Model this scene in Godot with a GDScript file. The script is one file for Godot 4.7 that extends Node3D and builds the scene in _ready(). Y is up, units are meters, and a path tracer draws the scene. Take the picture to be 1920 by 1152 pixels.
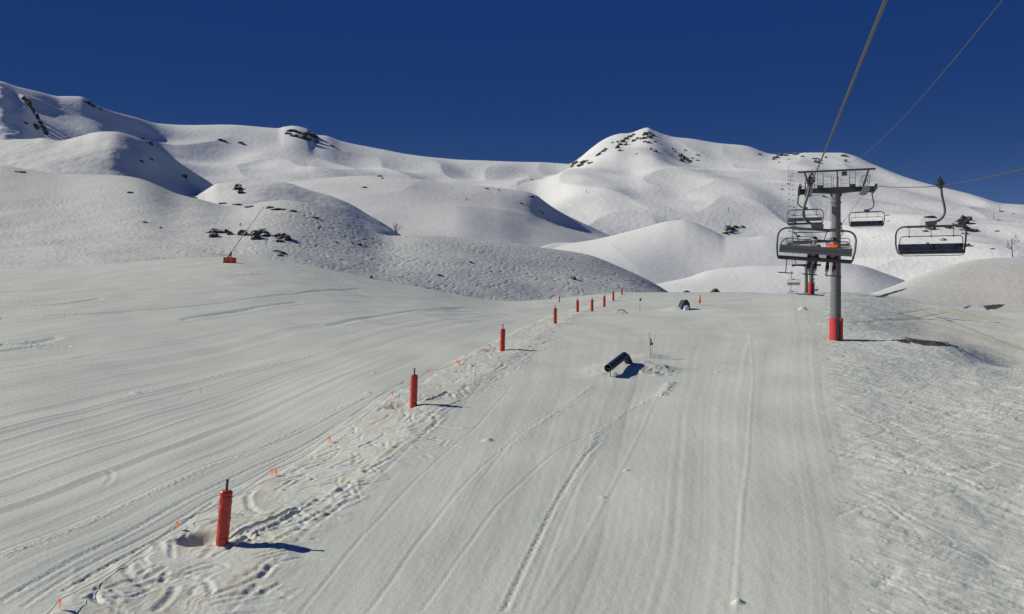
extends Node3D
# A snow park and piste seen from a chairlift seat, with the lift line on the right and snow mountains behind.
# World: y up, the camera looks along -z at eye height EYE. F is the focal length in pixels of the 1920-wide photograph.

const EYE := 12.0
const F := 1600.0
const PSI := 0.31306           # yaw of the lift line
var rng := RandomNumberGenerator.new()
var taken := {}
var lattices := []
var N1: FastNoiseLite
var N2: FastNoiseLite
var NR: FastNoiseLite
var N3: FastNoiseLite
var M := {}

# ------------------------------------------------------------------ naming helpers
func numbered(called: String) -> String:
	if not taken.has(called):
		taken[called] = 0
		return called
	taken[called] += 1
	return "%s_%03d" % [called, taken[called]]

func tag(o: Node, label := "", category := "", group := "", kind := ""):
	if label: o.set_meta("label", label)
	if category: o.set_meta("category", category)
	if group: o.set_meta("group", group)
	if kind: o.set_meta("kind", kind)

func thing(called: String, label: String, category: String, at := Vector3.ZERO, group := "", basis := Basis()) -> Node3D:
	var o := Node3D.new()
	o.name = numbered(called)
	o.transform = Transform3D(basis, at)
	add_child(o, true)
	tag(o, label, category, group)
	return o

func part(called: String, st: SurfaceTool, mat: Material, parent: Node) -> MeshInstance3D:
	var m := MeshInstance3D.new()
	m.name = called
	m.mesh = st.commit()
	m.material_override = mat
	parent.add_child(m, true)
	return m

func dup(src: Node3D, label: String, at: Vector3, basis: Basis, called := "") -> Node3D:
	var r: Node3D = src.duplicate()
	r.name = numbered(called if called else str(src.name).rstrip("0123456789").trim_suffix("_"))
	add_child(r, true)
	r.transform = Transform3D(basis, at)
	r.set_meta("label", label)
	return r

# ------------------------------------------------------------------ shape helpers
func mb() -> SurfaceTool:
	var st := SurfaceTool.new()
	st.begin(Mesh.PRIMITIVE_TRIANGLES)
	return st

func tri(st: SurfaceTool, a: Vector3, b: Vector3, c: Vector3, na: Vector3, nb: Vector3, nc: Vector3):
	var flip := (c - a).cross(b - a).dot(na + nb + nc) < 0.0
	st.set_normal(na); st.add_vertex(a)
	if flip:
		st.set_normal(nc); st.add_vertex(c)
		st.set_normal(nb); st.add_vertex(b)
	else:
		st.set_normal(nb); st.add_vertex(b)
		st.set_normal(nc); st.add_vertex(c)

func quad(st: SurfaceTool, a: Vector3, b: Vector3, c: Vector3, d: Vector3, n: Vector3):
	tri(st, a, b, c, n, n, n)
	tri(st, a, c, d, n, n, n)

func box(st: SurfaceTool, c: Vector3, s: Vector3, bs := Basis()):
	var h := s / 2.0
	for ax in 3:
		for sg in [-1.0, 1.0]:
			var n := Vector3.ZERO; n[ax] = sg
			var u := Vector3.ZERO; u[(ax + 1) % 3] = h[(ax + 1) % 3]
			var v := Vector3.ZERO; v[(ax + 2) % 3] = h[(ax + 2) % 3]
			var o := n * h[ax]
			quad(st, c + bs * (o - u - v), c + bs * (o + u - v), c + bs * (o + u + v), c + bs * (o - u + v), bs * n)

func frame_of(d: Vector3) -> Array:
	var up := Vector3.UP if absf(d.y) < 0.9 else Vector3.RIGHT
	var u := d.cross(up).normalized()
	return [u, u.cross(d).normalized()]

func tube(st: SurfaceTool, pts: Array, r: float, sides := 8, caps := true, r_end := -1.0):
	var n := pts.size()
	var rings := []
	var nrm := []
	var u := Vector3.ZERO
	for i in n:
		var d: Vector3 = (pts[mini(i + 1, n - 1)] - pts[maxi(i - 1, 0)]).normalized()
		if i == 0:
			u = frame_of(d)[0]
		else:
			u = (u - d * u.dot(d)).normalized()
		var v := d.cross(u)
		var rr := r if r_end < 0.0 else lerpf(r, r_end, float(i) / float(n - 1))
		var ring := []
		var nn := []
		for k in sides:
			var a := TAU * k / sides
			var q := u * cos(a) + v * sin(a)
			nn.append(q)
			ring.append(pts[i] + q * rr)
		rings.append(ring); nrm.append(nn)
	for i in n - 1:
		for k in sides:
			var k2 := (k + 1) % sides
			tri(st, rings[i][k], rings[i][k2], rings[i + 1][k2], nrm[i][k], nrm[i][k2], nrm[i + 1][k2])
			tri(st, rings[i][k], rings[i + 1][k2], rings[i + 1][k], nrm[i][k], nrm[i + 1][k2], nrm[i + 1][k])
	if caps:
		for e in [0, n - 1]:
			var d2: Vector3 = (pts[0] - pts[1]).normalized() if e == 0 else (pts[n - 1] - pts[n - 2]).normalized()
			for k in range(1, sides - 1):
				tri(st, rings[e][0], rings[e][k], rings[e][k + 1], d2, d2, d2)

func cyl(st: SurfaceTool, a: Vector3, b: Vector3, r: float, sides := 12, r2 := -1.0):
	tube(st, [a, b], r, sides, true, r2)

func smooth_path(pts: Array, sub := 4) -> Array:
	var c := Curve3D.new()
	for i in pts.size():
		var t := Vector3.ZERO
		if i > 0 and i < pts.size() - 1:
			t = (pts[i + 1] - pts[i - 1]) / 6.0
		c.add_point(pts[i], -t, t)
	var out := []
	for i in pts.size() - 1:
		for k in sub:
			out.append(c.sample(i, float(k) / sub))
	out.append(pts[-1])
	return out

func mat(color: Color, rough := 0.7, metal := 0.0) -> StandardMaterial3D:
	var m := StandardMaterial3D.new()
	m.albedo_color = color.linear_to_srgb()
	m.roughness = rough
	m.metallic = metal
	return m

func noise_tex(freq: float, oct: int, seed: int, lo: Color, hi: Color, normal := false, strength := 4.0, size := 512) -> NoiseTexture2D:
	var n := FastNoiseLite.new()
	n.seed = seed; n.frequency = freq; n.fractal_octaves = oct
	var t := NoiseTexture2D.new()
	t.width = size; t.height = size; t.seamless = true; t.noise = n
	if normal:
		t.as_normal_map = true; t.bump_strength = strength
	else:
		var g := Gradient.new()
		g.set_color(0, lo); g.set_color(1, hi)
		t.color_ramp = g
	return t

func worn(m: StandardMaterial3D, scale: float, lo: float, seed: int) -> StandardMaterial3D:
	m.albedo_texture = noise_tex(0.02, 5, seed, Color(lo, lo, lo), Color.WHITE)
	m.uv1_triplanar = true
	m.uv1_scale = Vector3.ONE * scale
	return m

# ------------------------------------------------------------------ interpolation
func tangents(xs: Array, ys: Array) -> Array:
	var n := xs.size()
	var d := []
	for i in n - 1:
		d.append((ys[i + 1] - ys[i]) / (xs[i + 1] - xs[i]))
	var m := [d[0]]
	for i in range(1, n - 1):
		if d[i - 1] * d[i] <= 0.0:
			m.append(0.0)
		else:
			var h0: float = xs[i] - xs[i - 1]
			var h1: float = xs[i + 1] - xs[i]
			var w1 := 2.0 * h1 + h0
			var w2 := h1 + 2.0 * h0
			m.append((w1 + w2) / (w1 / d[i - 1] + w2 / d[i]))
	m.append(d[n - 2])
	return m

func herm(xs: Array, ys: Array, ms: Array, x: float) -> float:
	var n := xs.size()
	if x <= xs[0]: return ys[0] + ms[0] * (x - xs[0])
	if x >= xs[n - 1]: return ys[n - 1] + ms[n - 1] * (x - xs[n - 1])
	var i := 0
	while x > xs[i + 1]: i += 1
	var h: float = xs[i + 1] - xs[i]
	var t: float = (x - xs[i]) / h
	var t2 := t * t
	var t3 := t2 * t
	return (2 * t3 - 3 * t2 + 1) * ys[i] + (t3 - 2 * t2 + t) * h * ms[i] + (3 * t2 - 2 * t3) * ys[i + 1] + (t3 - t2) * h * ms[i + 1]

func columns_list(lo: float, hi: float, step: float, wide_lo: float, wide_hi: float) -> PackedFloat32Array:
	var c := PackedFloat32Array()
	var x := wide_lo
	while x < lo:
		c.append(x); x += 24.0
	x = lo
	while x < hi:
		c.append(x); x += step
	x = hi
	while x <= wide_hi:
		c.append(x); x += 24.0
	return c

func lattice_mesh(P: PackedVector3Array, C: PackedColorArray, nr: int, nc: int) -> ArrayMesh:
	var nm := PackedVector3Array(); nm.resize(nr * nc)
	for i in nr:
		var i0 := maxi(i - 1, 0) * nc
		var i1 := mini(i + 1, nr - 1) * nc
		for j in nc:
			var dj := P[i * nc + mini(j + 1, nc - 1)] - P[i * nc + maxi(j - 1, 0)]
			var di := P[i1 + j] - P[i0 + j]
			nm[i * nc + j] = dj.cross(di).normalized()
	var idx := PackedInt32Array(); idx.resize((nr - 1) * (nc - 1) * 6)
	var k := 0
	for i in nr - 1:
		for j in nc - 1:
			var a := i * nc + j
			idx[k] = a; idx[k + 1] = a + nc; idx[k + 2] = a + nc + 1
			idx[k + 3] = a; idx[k + 4] = a + nc + 1; idx[k + 5] = a + 1
			k += 6
	var arr := []
	arr.resize(Mesh.ARRAY_MAX)
	arr[Mesh.ARRAY_VERTEX] = P
	arr[Mesh.ARRAY_NORMAL] = nm
	arr[Mesh.ARRAY_COLOR] = C
	arr[Mesh.ARRAY_INDEX] = idx
	var me := ArrayMesh.new()
	me.add_surface_from_arrays(Mesh.PRIMITIVE_TRIANGLES, arr)
	return me

func structure(called: String, label: String, me: Mesh, m: Material) -> MeshInstance3D:
	var o := MeshInstance3D.new()
	o.name = numbered(called)
	o.mesh = me
	o.material_override = m
	add_child(o, true)
	tag(o, label, "", "", "structure")
	return o

# the nearest terrain point along a line of sight
func hit(px: float, py: float, pick := "") -> Vector3:
	var best := Vector3(0, 0, -1e9)
	for L in lattices:
		if pick and L.name != pick: continue
		var cols: PackedFloat32Array = L.cols
		var nc := cols.size()
		if px < cols[0] or px > cols[nc - 1]: continue
		var j := cols.bsearch(px)
		j = clampi(j, 1, nc - 1)
		var f := (px - cols[j - 1]) / (cols[j] - cols[j - 1])
		var P: PackedVector3Array = L.P
		var prev := Vector3.ZERO
		var prev_y := 1e9
		for i in L.nr:
			var p := P[i * nc + j - 1].lerp(P[i * nc + j], f)
			var y := 576.0 - (p.y - EYE) / -p.z * F
			if i == 0 and y <= py: break
			if i > 0 and y <= py and prev_y > py:
				var q := prev.lerp(p, (prev_y - py) / maxf(prev_y - y, 1e-6))
				if q.z > best.z: best = q
				break
			prev = p; prev_y = y
	if best.z < -1e8:
		best = Vector3((px - 960.0) / F * 250.0, EYE + (576.0 - py) / F * 250.0, -250.0)
	return best

func px_to(px: float, py: float, z: float) -> Vector3:
	return Vector3((px - 960.0) / F * z, EYE + (576.0 - py) / F * z, -z)

# along the lift: L metres along it, lat metres to its right, y up
func lift(z: float, lat: float, h: float) -> Vector3:
	var l := (z + lat * sin(PSI)) / cos(PSI)
	return Vector3(l * sin(PSI) + lat * cos(PSI), EYE + h, -z)

func sstep(a: float, b: float, x: float) -> float:
	return smoothstep(a, b, x)

# ------------------------------------------------------------------ hills
# lines: from the foot to the ridge, each an array of [px, py, Z]; rows: rows per stretch between them
func hill(called: String, label: String, lines: Array, rows: Array, span: Array, bumps: Array, disp: Callable, paint: Callable, back := 0.18, drop := 0.10) -> void:
	var cols := columns_list(span[2], span[3], span[4], span[0], span[1])
	var nc := cols.size()
	var nl := lines.size()
	var fy := []
	var fz := []
	for ln in lines:
		var xs := []; var ys := []; var zs := []
		for q in ln:
			xs.append(float(q[0])); ys.append(float(q[1])); zs.append(float(q[2]))
		fy.append([xs, ys, tangents(xs, ys)])
		fz.append([xs, zs, tangents(xs, zs)])
	var nr := 1
	for r in rows: nr += r
	var back_rows := 8
	nr += back_rows
	var P := PackedVector3Array(); P.resize(nr * nc)
	var C := PackedColorArray(); C.resize(nr * nc)
	for j in nc:
		var px := cols[j]
		var zk := []; var hk := []
		for k in nl:
			var z := herm(fz[k][0], fz[k][1], fz[k][2], px)
			var y := herm(fy[k][0], fy[k][1], fy[k][2], px)
			if k > 0: z = maxf(z, zk[k - 1] + 4.0)
			zk.append(z); hk.append((576.0 - y) / F * z)
		var zr: float = zk[nl - 1]
		zk.append(zr * (1.0 + back)); hk.append(hk[nl - 1] - zr * drop)
		var tm := tangents(zk, hk)
		var i := 0
		for k in nl:
			var n: int = rows[k] if k < nl - 1 else back_rows
			var first := 0 if k == 0 else 1
			for s in range(first, n + 1):
				var f := float(s) / n
				var z := lerpf(zk[k], zk[k + 1], f)
				var h := herm(zk, hk, tm, z)
				var t := (k + f) / (nl - 1)
				for b in bumps:
					var e: float = pow((px - b[0]) / b[2], 2.0) + pow((t - b[1]) / b[3], 2.0)
					if e < 6.0: h += b[4] * exp(-e)
				var x := (px - 960.0) / F * z
				h += disp.call(x, z, px, t)
				P[i * nc + j] = Vector3(x, EYE + h, -z)
				C[i * nc + j] = paint.call(x, z, px, t)
				i += 1
	var me := lattice_mesh(P, C, nr, nc)
	structure(called, label, me, M.far_snow)
	lattices.append({"name": label, "cols": cols, "P": P, "nr": nr})

# ------------------------------------------------------------------ stamps on the ground (tracks, scratches, pits)
var SX0 := -75.0
var SZ0 := 20.0
var SRES := 0.08
var SNX := 1720
var SNZ := 1500
var stamp_h := PackedFloat32Array()
var stamp_c := PackedFloat32Array()

func stamp_line(pts: Array, w: float, depth: float, rim: float, rough := 0.0, tint := 0.0):
	# pts: Vector2(x, Z)
	for s in pts.size() - 1:
		var a: Vector2 = pts[s]
		var b: Vector2 = pts[s + 1]
		var d := b - a
		var len := d.length()
		if len < 0.001: continue
		var dir := d / len
		var R := w * 3.2
		var lo := Vector2(minf(a.x, b.x) - R, minf(a.y, b.y) - R)
		var hi := Vector2(maxf(a.x, b.x) + R, maxf(a.y, b.y) + R)
		var i0 := maxi(int((lo.x - SX0) / SRES), 0); var i1 := mini(int((hi.x - SX0) / SRES) + 1, SNX - 1)
		var k0 := maxi(int((lo.y - SZ0) / SRES), 0); var k1 := mini(int((hi.y - SZ0) / SRES) + 1, SNZ - 1)
		for k in range(k0, k1 + 1):
			for i in range(i0, i1 + 1):
				var q := Vector2(SX0 + i * SRES, SZ0 + k * SRES) - a
				var al := q.dot(dir)
				if al < 0.0 or al >= len: continue
				var di := absf(q.x * dir.y - q.y * dir.x)
				if di > R: continue
				var amp := 1.0
				if rough > 0.0:
					amp = 1.0 + rough * N1.get_noise_2d((a.x + q.x) * 6.0, (a.y + q.y) * 6.0) * 2.0
				var g := exp(-pow(di / w, 2.0))
				stamp_h[k * SNX + i] += (-depth * g + rim * exp(-pow((di - 1.9 * w) / (0.8 * w), 2.0))) * amp
				if tint != 0.0: stamp_c[k * SNX + i] += tint * g

func stamp_disc(c: Vector2, rx: float, rz: float, depth: float, tint := 0.0, sharp := 2.0):
	var R := maxf(rx, rz) * 2.2
	var i0 := maxi(int((c.x - R - SX0) / SRES), 0); var i1 := mini(int((c.x + R - SX0) / SRES) + 1, SNX - 1)
	var k0 := maxi(int((c.y - R - SZ0) / SRES), 0); var k1 := mini(int((c.y + R - SZ0) / SRES) + 1, SNZ - 1)
	for k in range(k0, k1 + 1):
		for i in range(i0, i1 + 1):
			var x := (SX0 + i * SRES - c.x) / rx
			var z := (SZ0 + k * SRES - c.y) / rz
			var e := x * x + z * z
			var g := exp(-pow(e, sharp / 2.0))
			stamp_h[k * SNX + i] += depth * g
			if tint != 0.0: stamp_c[k * SNX + i] += tint * g

# ------------------------------------------------------------------ the ground
const GZ := [9.0, 17.0, 25.0, 35.0, 48.0, 60.0, 70.0, 85.0, 105.0, 130.0, 160.0, 200.0, 250.0, 330.0]
const GP := {
	0: [1100, 910, 770, 690, 650, 600, 556, 528, 508, 485, 465, 470],
	418: [1125, 918, 783, 705, 663, 607, 562, 522, 494, 476, 466, 480],
	775: [1122, 907, 763, 695, 658, 620, 588, 563, 545, 536, 530, 540],
	960: [1118, 900, 762, 694, 656, 626, 603, 584, 573, 566, 562, 580],
	1166: [1115, 896, 760, 692, 652, 621, 597, 579, 567, 556, 549, 590],
	1400: [1108, 886, 748, 682, 645, 613, 587, 568, 556, 550, 549, 590],
	1565: [1104, 880, 735, 668, 637, 603, 575, 556, 549, 556, 575, 600],
	1750: [1106, 880, 742, 676, 643, 634, 603, 576, 564, 556, 556, 570],
	1920: [1112, 884, 742, 694, 699, 660, 614, 584, 572, 564, 560, 570],
}
var berm_z := [15.0, 29.0, 48.0, 69.0, 103.0, 125.0, 152.0, 180.0, 220.0, 300.0]
var berm_x := [-12.6, -9.82, -5.55, -0.78, 5.2, 9.6, 16.4, 21.4, 28.3, 42.0]
var berm_m := []

func berm_at(z: float) -> float:
	return herm(berm_z, berm_x, berm_m, z)

func build_ground():
	berm_m = tangents(berm_z, berm_x)
	# rows
	var zr := PackedFloat32Array()
	var z := 9.0
	while z < 24.0:
		zr.append(z); z += 1.0
	var ys := GP[1166]
	var hk := []
	for k in 14:
		hk.append(0.0)
	for k in 12: hk[k + 2] = (576.0 - ys[k]) / F * GZ[k + 2]
	hk[1] = hk[2] - 1.05; hk[0] = hk[1] - 1.0
	var hm := tangents(GZ, hk)
	z = 23.2
	while z < 258.0:
		zr.append(z)
		var h0 := herm(GZ, hk, hm, z)
		var y0 := 576.0 - h0 / z * F
		var h1 := herm(GZ, hk, hm, z + 0.05)
		var y1 := 576.0 - h1 / (z + 0.05) * F
		var rate := maxf((y0 - y1) / 0.05, 0.001)
		z += minf(1.3 / rate, z * 0.0052)
	for e in [262.0, 270.0, 280.0, 295.0, 310.0, 330.0]: zr.append(e)
	var nr := zr.size()
	var cols := columns_list(-70.0, 1990.0, 2.0, -1400.0, 3400.0)
	var nc := cols.size()
	# per column heights at the knots
	var pk := GP.keys()
	var kx := []
	for p in pk: kx.append(float(p))
	var colh := []   # per Z knot: [xs, ys, ms]
	for k in 14:
		var hs := []
		for p in pk:
			var hv := 0.0
			if k >= 2:
				hv = (576.0 - GP[p][k - 2]) / F * GZ[k]
			else:
				hv = (576.0 - GP[p][0]) / F * GZ[2] - 1.05 - (1.0 if k == 0 else 0.0)
			hs.append(hv)
		var ms := tangents(kx, hs)
		ms[0] = 0.0; ms[ms.size() - 1] = 0.0
		colh.append([kx, hs, ms])
	var seg := PackedInt32Array(); var wa := PackedFloat32Array(); var wb := PackedFloat32Array(); var wc := PackedFloat32Array(); var wd := PackedFloat32Array()
	for i in nr:
		var k := 0
		while k < 12 and zr[i] > GZ[k + 1]: k += 1
		var h: float = GZ[k + 1] - GZ[k]
		var t: float = (zr[i] - GZ[k]) / h
		var t2 := t * t; var t3 := t2 * t
		seg.append(k); wa.append(2 * t3 - 3 * t2 + 1); wb.append((t3 - 2 * t2 + t) * h); wc.append(3 * t2 - 2 * t3); wd.append((t3 - t2) * h)
	var P := PackedVector3Array(); P.resize(nr * nc)
	for j in nc:
		var px := cols[j]
		var pc := clampf(px, -300.0, 2200.0)
		var H := PackedFloat32Array()
		var Hl := []
		for k in 14:
			var hv := herm(colh[k][0], colh[k][1], colh[k][2], pc)
			H.append(hv); Hl.append(hv)
		var T := PackedFloat32Array(tangents(GZ, Hl))
		for i in nr:
			var k := seg[i]
			P[i * nc + j] = Vector3((px - 960.0) / F * zr[i], EYE + wa[i] * H[k] + wb[i] * T[k] + wc[i] * H[k + 1] + wd[i] * T[k + 1], -zr[i])
	lattices.append({"name": "base", "cols": cols, "P": P.duplicate(), "nr": nr})
	make_stamps()
	lattices.clear()
	# 1D profiles across the pistes
	var prof_l := PackedFloat32Array(); prof_l.resize(4000)
	var prof_r := PackedFloat32Array(); prof_r.resize(4000)
	var tone := PackedFloat32Array(); tone.resize(4000)
	var prof_f := PackedFloat32Array(); prof_f.resize(4000)
	for q in 4000:
		var u := q * 0.05
		prof_l[q] = 0.045 * N1.get_noise_2d(u * 0.5, 5.5) + 0.008 * N1.get_noise_2d(u * 3.0, 77.7)
		prof_r[q] = 0.013 * N1.get_noise_2d(u * 1.1, 205.5) + 0.0065 * N1.get_noise_2d(u * 4.5, 277.7) + 0.0012 * N1.get_noise_2d(u * 14.0, 299.0)
		tone[q] = N1.get_noise_2d(u * 0.9, 405.0) * 0.6 + N1.get_noise_2d(u * 3.3, 505.0) * 0.5
	rng.seed = 77
	var u0 := 1.5
	while u0 < 195.0:   # groomer windrows and sharp edges
		var c := int(u0 / 0.05)
		var amp := 0.006 + 0.036 * pow(rng.randf(), 2.5)
		var side := 1 if rng.randf() < 0.5 else -1
		for q in range(-14, 15):
			var at := c + q
			if at >= 0 and at < 4000:
				var x := q * 0.05
				prof_l[at] += amp * exp(-pow(x / 0.20, 2.0)) - amp * 0.2 * exp(-pow((x - side * 0.35) / 0.16, 2.0))
		u0 += rng.randf_range(1.2, 4.2)
	u0 = 0.6
	while u0 < 195.0:
		var c := int(u0 / 0.05)
		var amp := 0.003 + 0.017 * pow(rng.randf(), 2.0)
		for q in range(-6, 7):
			var at := c + q
			if at >= 0 and at < 4000:
				prof_r[at] -= amp * exp(-pow(q * 0.05 / 0.09, 2.0))
		u0 += rng.randf_range(0.45, 1.5)
	for q in range(60, 3940):    # smoothed profile for the far part of the piste
		var acc := 0.0
		for e in range(-24, 25, 4): acc += prof_l[q + e]
		prof_f[q] = acc / 13.0 * 1.6
	var C := PackedColorArray(); C.resize(nr * nc)
	var white := Color(0.505, 0.533, 0.478)
	var tan_c := Color(0.47, 0.42, 0.31)
	for i in nr:
		var zz := zr[i]
		var bx := berm_at(zz)
		var fade := 1.0 - sstep(170.0, 250.0, zz)
		var near := 1.0 - sstep(60.0, 120.0, zz)
		var bwl := 1.9
		var bwr := lerpf(3.0, 1.8, sstep(28.0, 60.0, zz)) * (1.0 - 0.45 * sstep(100.0, 180.0, zz))
		for j in nc:
			var at := i * nc + j
			var p := P[at]
			var x := p.x
			var px := cols[j]
			if px < -80.0 or px > 2000.0:
				C[at] = white
				continue
			var s := (x - bx) * 0.976
			var n_low := N1.get_noise_2d(x * 0.09, zz * 0.09)
			var n_mid := N1.get_noise_2d(x * 0.7 + 31.0, zz * 0.7)
			var h := 0.14 * n_low * fade
			var dirt := 0.0
			var tn := 1.0 + 0.05 * N2.get_noise_2d(x * 0.12, zz * 0.12)
			# zones
			var ed := 0.5 * N1.get_noise_2d(x * 0.55, zz * 0.55 + 50.0)
			var on_berm := sstep(-bwl - 0.5, -bwl + 0.3, s + ed) * (1.0 - sstep(bwr - 0.9, bwr + 0.4, s + ed))
			var lat := x * 0.951 - zz * 0.308     # metres right of the lift's vertical plane through the camera
			var re := 1.6 + 0.5 * n_mid + 0.02 * (zz - 30.0)
			var rough_r := sstep(re - 0.4, re + 1.2, lat)
			if zz > 62.0: rough_r = maxf(rough_r, 0.0)
			var left := 1.0 - sstep(-bwl - 0.6, -bwl + 0.1, s + ed)
			var right := (1.0 - rough_r) * sstep(bwr - 0.1, bwr + 0.4, s + ed)
			if left > 0.0:
				var conv := clampf(1.0 - (zz - 25.0) / 165.0, 0.12, 1.2)
				var u := clampf((-s - bwl) / conv, 0.0, 198.0)
				var fi := u / 0.05
				var q := int(fi)
				var f := fi - q
				var along := 0.75 + 0.75 * N2.get_noise_2d(u * 0.35, zz * 0.03)
				var pr := lerpf(lerpf(prof_l[q], prof_l[q + 1], f), lerpf(prof_f[q], prof_f[q + 1], f), sstep(40.0, 85.0, zz))
				h += left * pr * along * 1.15 * lerpf(1.0, 1.5, sstep(40.0, 110.0, zz))
				tn += left * 0.075 * tone[q]
			if right > 0.0:
				var fan := clampf((zz - 20.0) / 45.0, 0.0, 1.0)
				var u := 60.0 + lat * lerpf(1.0, 0.92, fan) + 0.02 * maxf(-lat, 0.0) * zz * 0.35
				u += 0.5 * N2.get_noise_2d(zz * 0.02, 3.0)
				var fi := clampf(u, 0.0, 198.0) / 0.05
				var q := int(fi)
				var f := fi - q
				var along := 0.6 + 0.8 * N2.get_noise_2d(u * 0.5, zz * 0.035 + 90.0)
				h += right * lerpf(prof_r[q], prof_r[q + 1], f) * along * (0.35 + 0.65 * near + 0.3 * (1.0 - near))
				h += right * 0.007 * N1.get_noise_2d(x * 1.3, zz * 0.4 + 9.0)
				tn += right * (0.10 * tone[q] * (0.6 + 0.8 * along) - 0.03)
			if on_berm > 0.0:
				var tt := zz + s * 0.2
				var rid := NR.get_noise_2d(s * 1.3 + 0.9 * n_mid, tt * 0.42 + 7.0)
				var chunk := N1.get_noise_2d(s * 3.4 + n_mid, tt * 1.3 + 70.0)
				var fine := N1.get_noise_2d(s * 8.0, tt * 3.6)
				var calm := 0.35 + 0.65 * sstep(-0.25, 0.35, N1.get_noise_2d(s * 0.5 + 3.0, tt * 0.3))
				h += on_berm * (0.09 + (0.017 * rid + 0.007 * chunk + 0.004 * fine) * calm + 0.028 * n_mid)
				var dn := N2.get_noise_2d(x * 0.45 + 11.0, zz * 0.45) + 0.5 * N1.get_noise_2d(x * 2.0, zz * 2.0 + 33.0)
				dirt = on_berm * clampf(0.14 + 0.70 * dn, 0.0, 0.65)
				tn += on_berm * 0.10
			if rough_r > 0.0:
				# worn streaks running down to the right
				var du := x * 0.62 - zz * -0.78
				var dv := x * 0.78 - zz * 0.62
				var st1 := N1.get_noise_2d(du * 1.9, dv * 0.42 + 20.0)
				var st2 := NR.get_noise_2d(du * 2.6 + 4.0, dv * 0.9)
				var st3 := N1.get_noise_2d(x * 5.0, zz * 3.0)
				var gul := sstep(1640.0, 1760.0, px) * sstep(72.0, 84.0, zz) * (1.0 - sstep(128.0, 142.0, zz))
				var amp := rough_r * lerpf(1.0, 1.3, sstep(40.0, 90.0, zz)) * (1.0 - 0.6 * gul)
				h += amp * (0.016 * st1 + 0.012 * st2 + 0.005 * st3 + 0.030 * n_mid + 0.022 * N1.get_noise_2d(du * 0.9 + 5.0, dv * 0.5) + 0.07 * N2.get_noise_2d(x * 0.25, zz * 0.25 + 8.0))
				tn += rough_r * (0.05 * st1 + 0.02)
				if gul > 0.0:
					dirt = maxf(dirt, gul * clampf(0.32 + 0.5 * N2.get_noise_2d(x * 0.08, zz * 0.06) + 0.10 * chunk_noise(x, zz), 0.0, 0.6))
					tn += gul * 0.16
			# grain
			h += near * near * (0.0034 * N1.get_noise_2d(x * 11.0, zz * 7.0))
			# stamps
			var sx := (x - SX0) / SRES
			var sz := (zz - SZ0) / SRES
			if sx > 0 and sz > 0 and sx < SNX - 2 and sz < SNZ - 2:
				var ix := int(sx); var iz := int(sz)
				var fx := sx - ix; var fz := sz - iz
				var o := iz * SNX + ix
				h += lerpf(lerpf(stamp_h[o], stamp_h[o + 1], fx), lerpf(stamp_h[o + SNX], stamp_h[o + SNX + 1], fx), fz)
				dirt = clampf(dirt + lerpf(stamp_c[o], stamp_c[o + SNX], fz), 0.0, 0.8)
			P[at] = Vector3(x, p.y + h, p.z)
			var c := white.lerp(tan_c, dirt)
			C[at] = Color(c.r * tn, c.g * tn, c.b * tn)
	structure("ground", "groomed spring snow of the pistes and snow park below the lift", lattice_mesh(P, C, nr, nc), M.near_snow)
	lattices.append({"name": "ground", "cols": cols, "P": P, "nr": nr})

func chunk_noise(x: float, z: float) -> float:
	return N1.get_noise_2d(x * 0.9, z * 0.6 + 400.0)

func g2(px: float, py: float) -> Vector2:
	var p := hit(px, py)
	return Vector2(p.x, -p.z)

func track(pxs: Array, w: float, depth: float, rim: float, rough := 0.0, tint := 0.0):
	var pts := []
	for q in pxs:
		var g := g2(q[0], q[1])
		pts.append(Vector3(g.x, 0, g.y))
	var sm := smooth_path(pts, 10) if pts.size() > 2 else pts
	var out := []
	for p in sm: out.append(Vector2(p.x, p.z))
	var fin := []
	for i in out.size() - 1:
		var n := maxi(1, int(out[i].distance_to(out[i + 1]) / 0.7))
		for k in n: fin.append(out[i].lerp(out[i + 1], float(k) / n))
	fin.append(out[-1])
	stamp_line(fin, w * 0.9, depth * 0.42, rim * 0.42, rough, tint)

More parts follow.
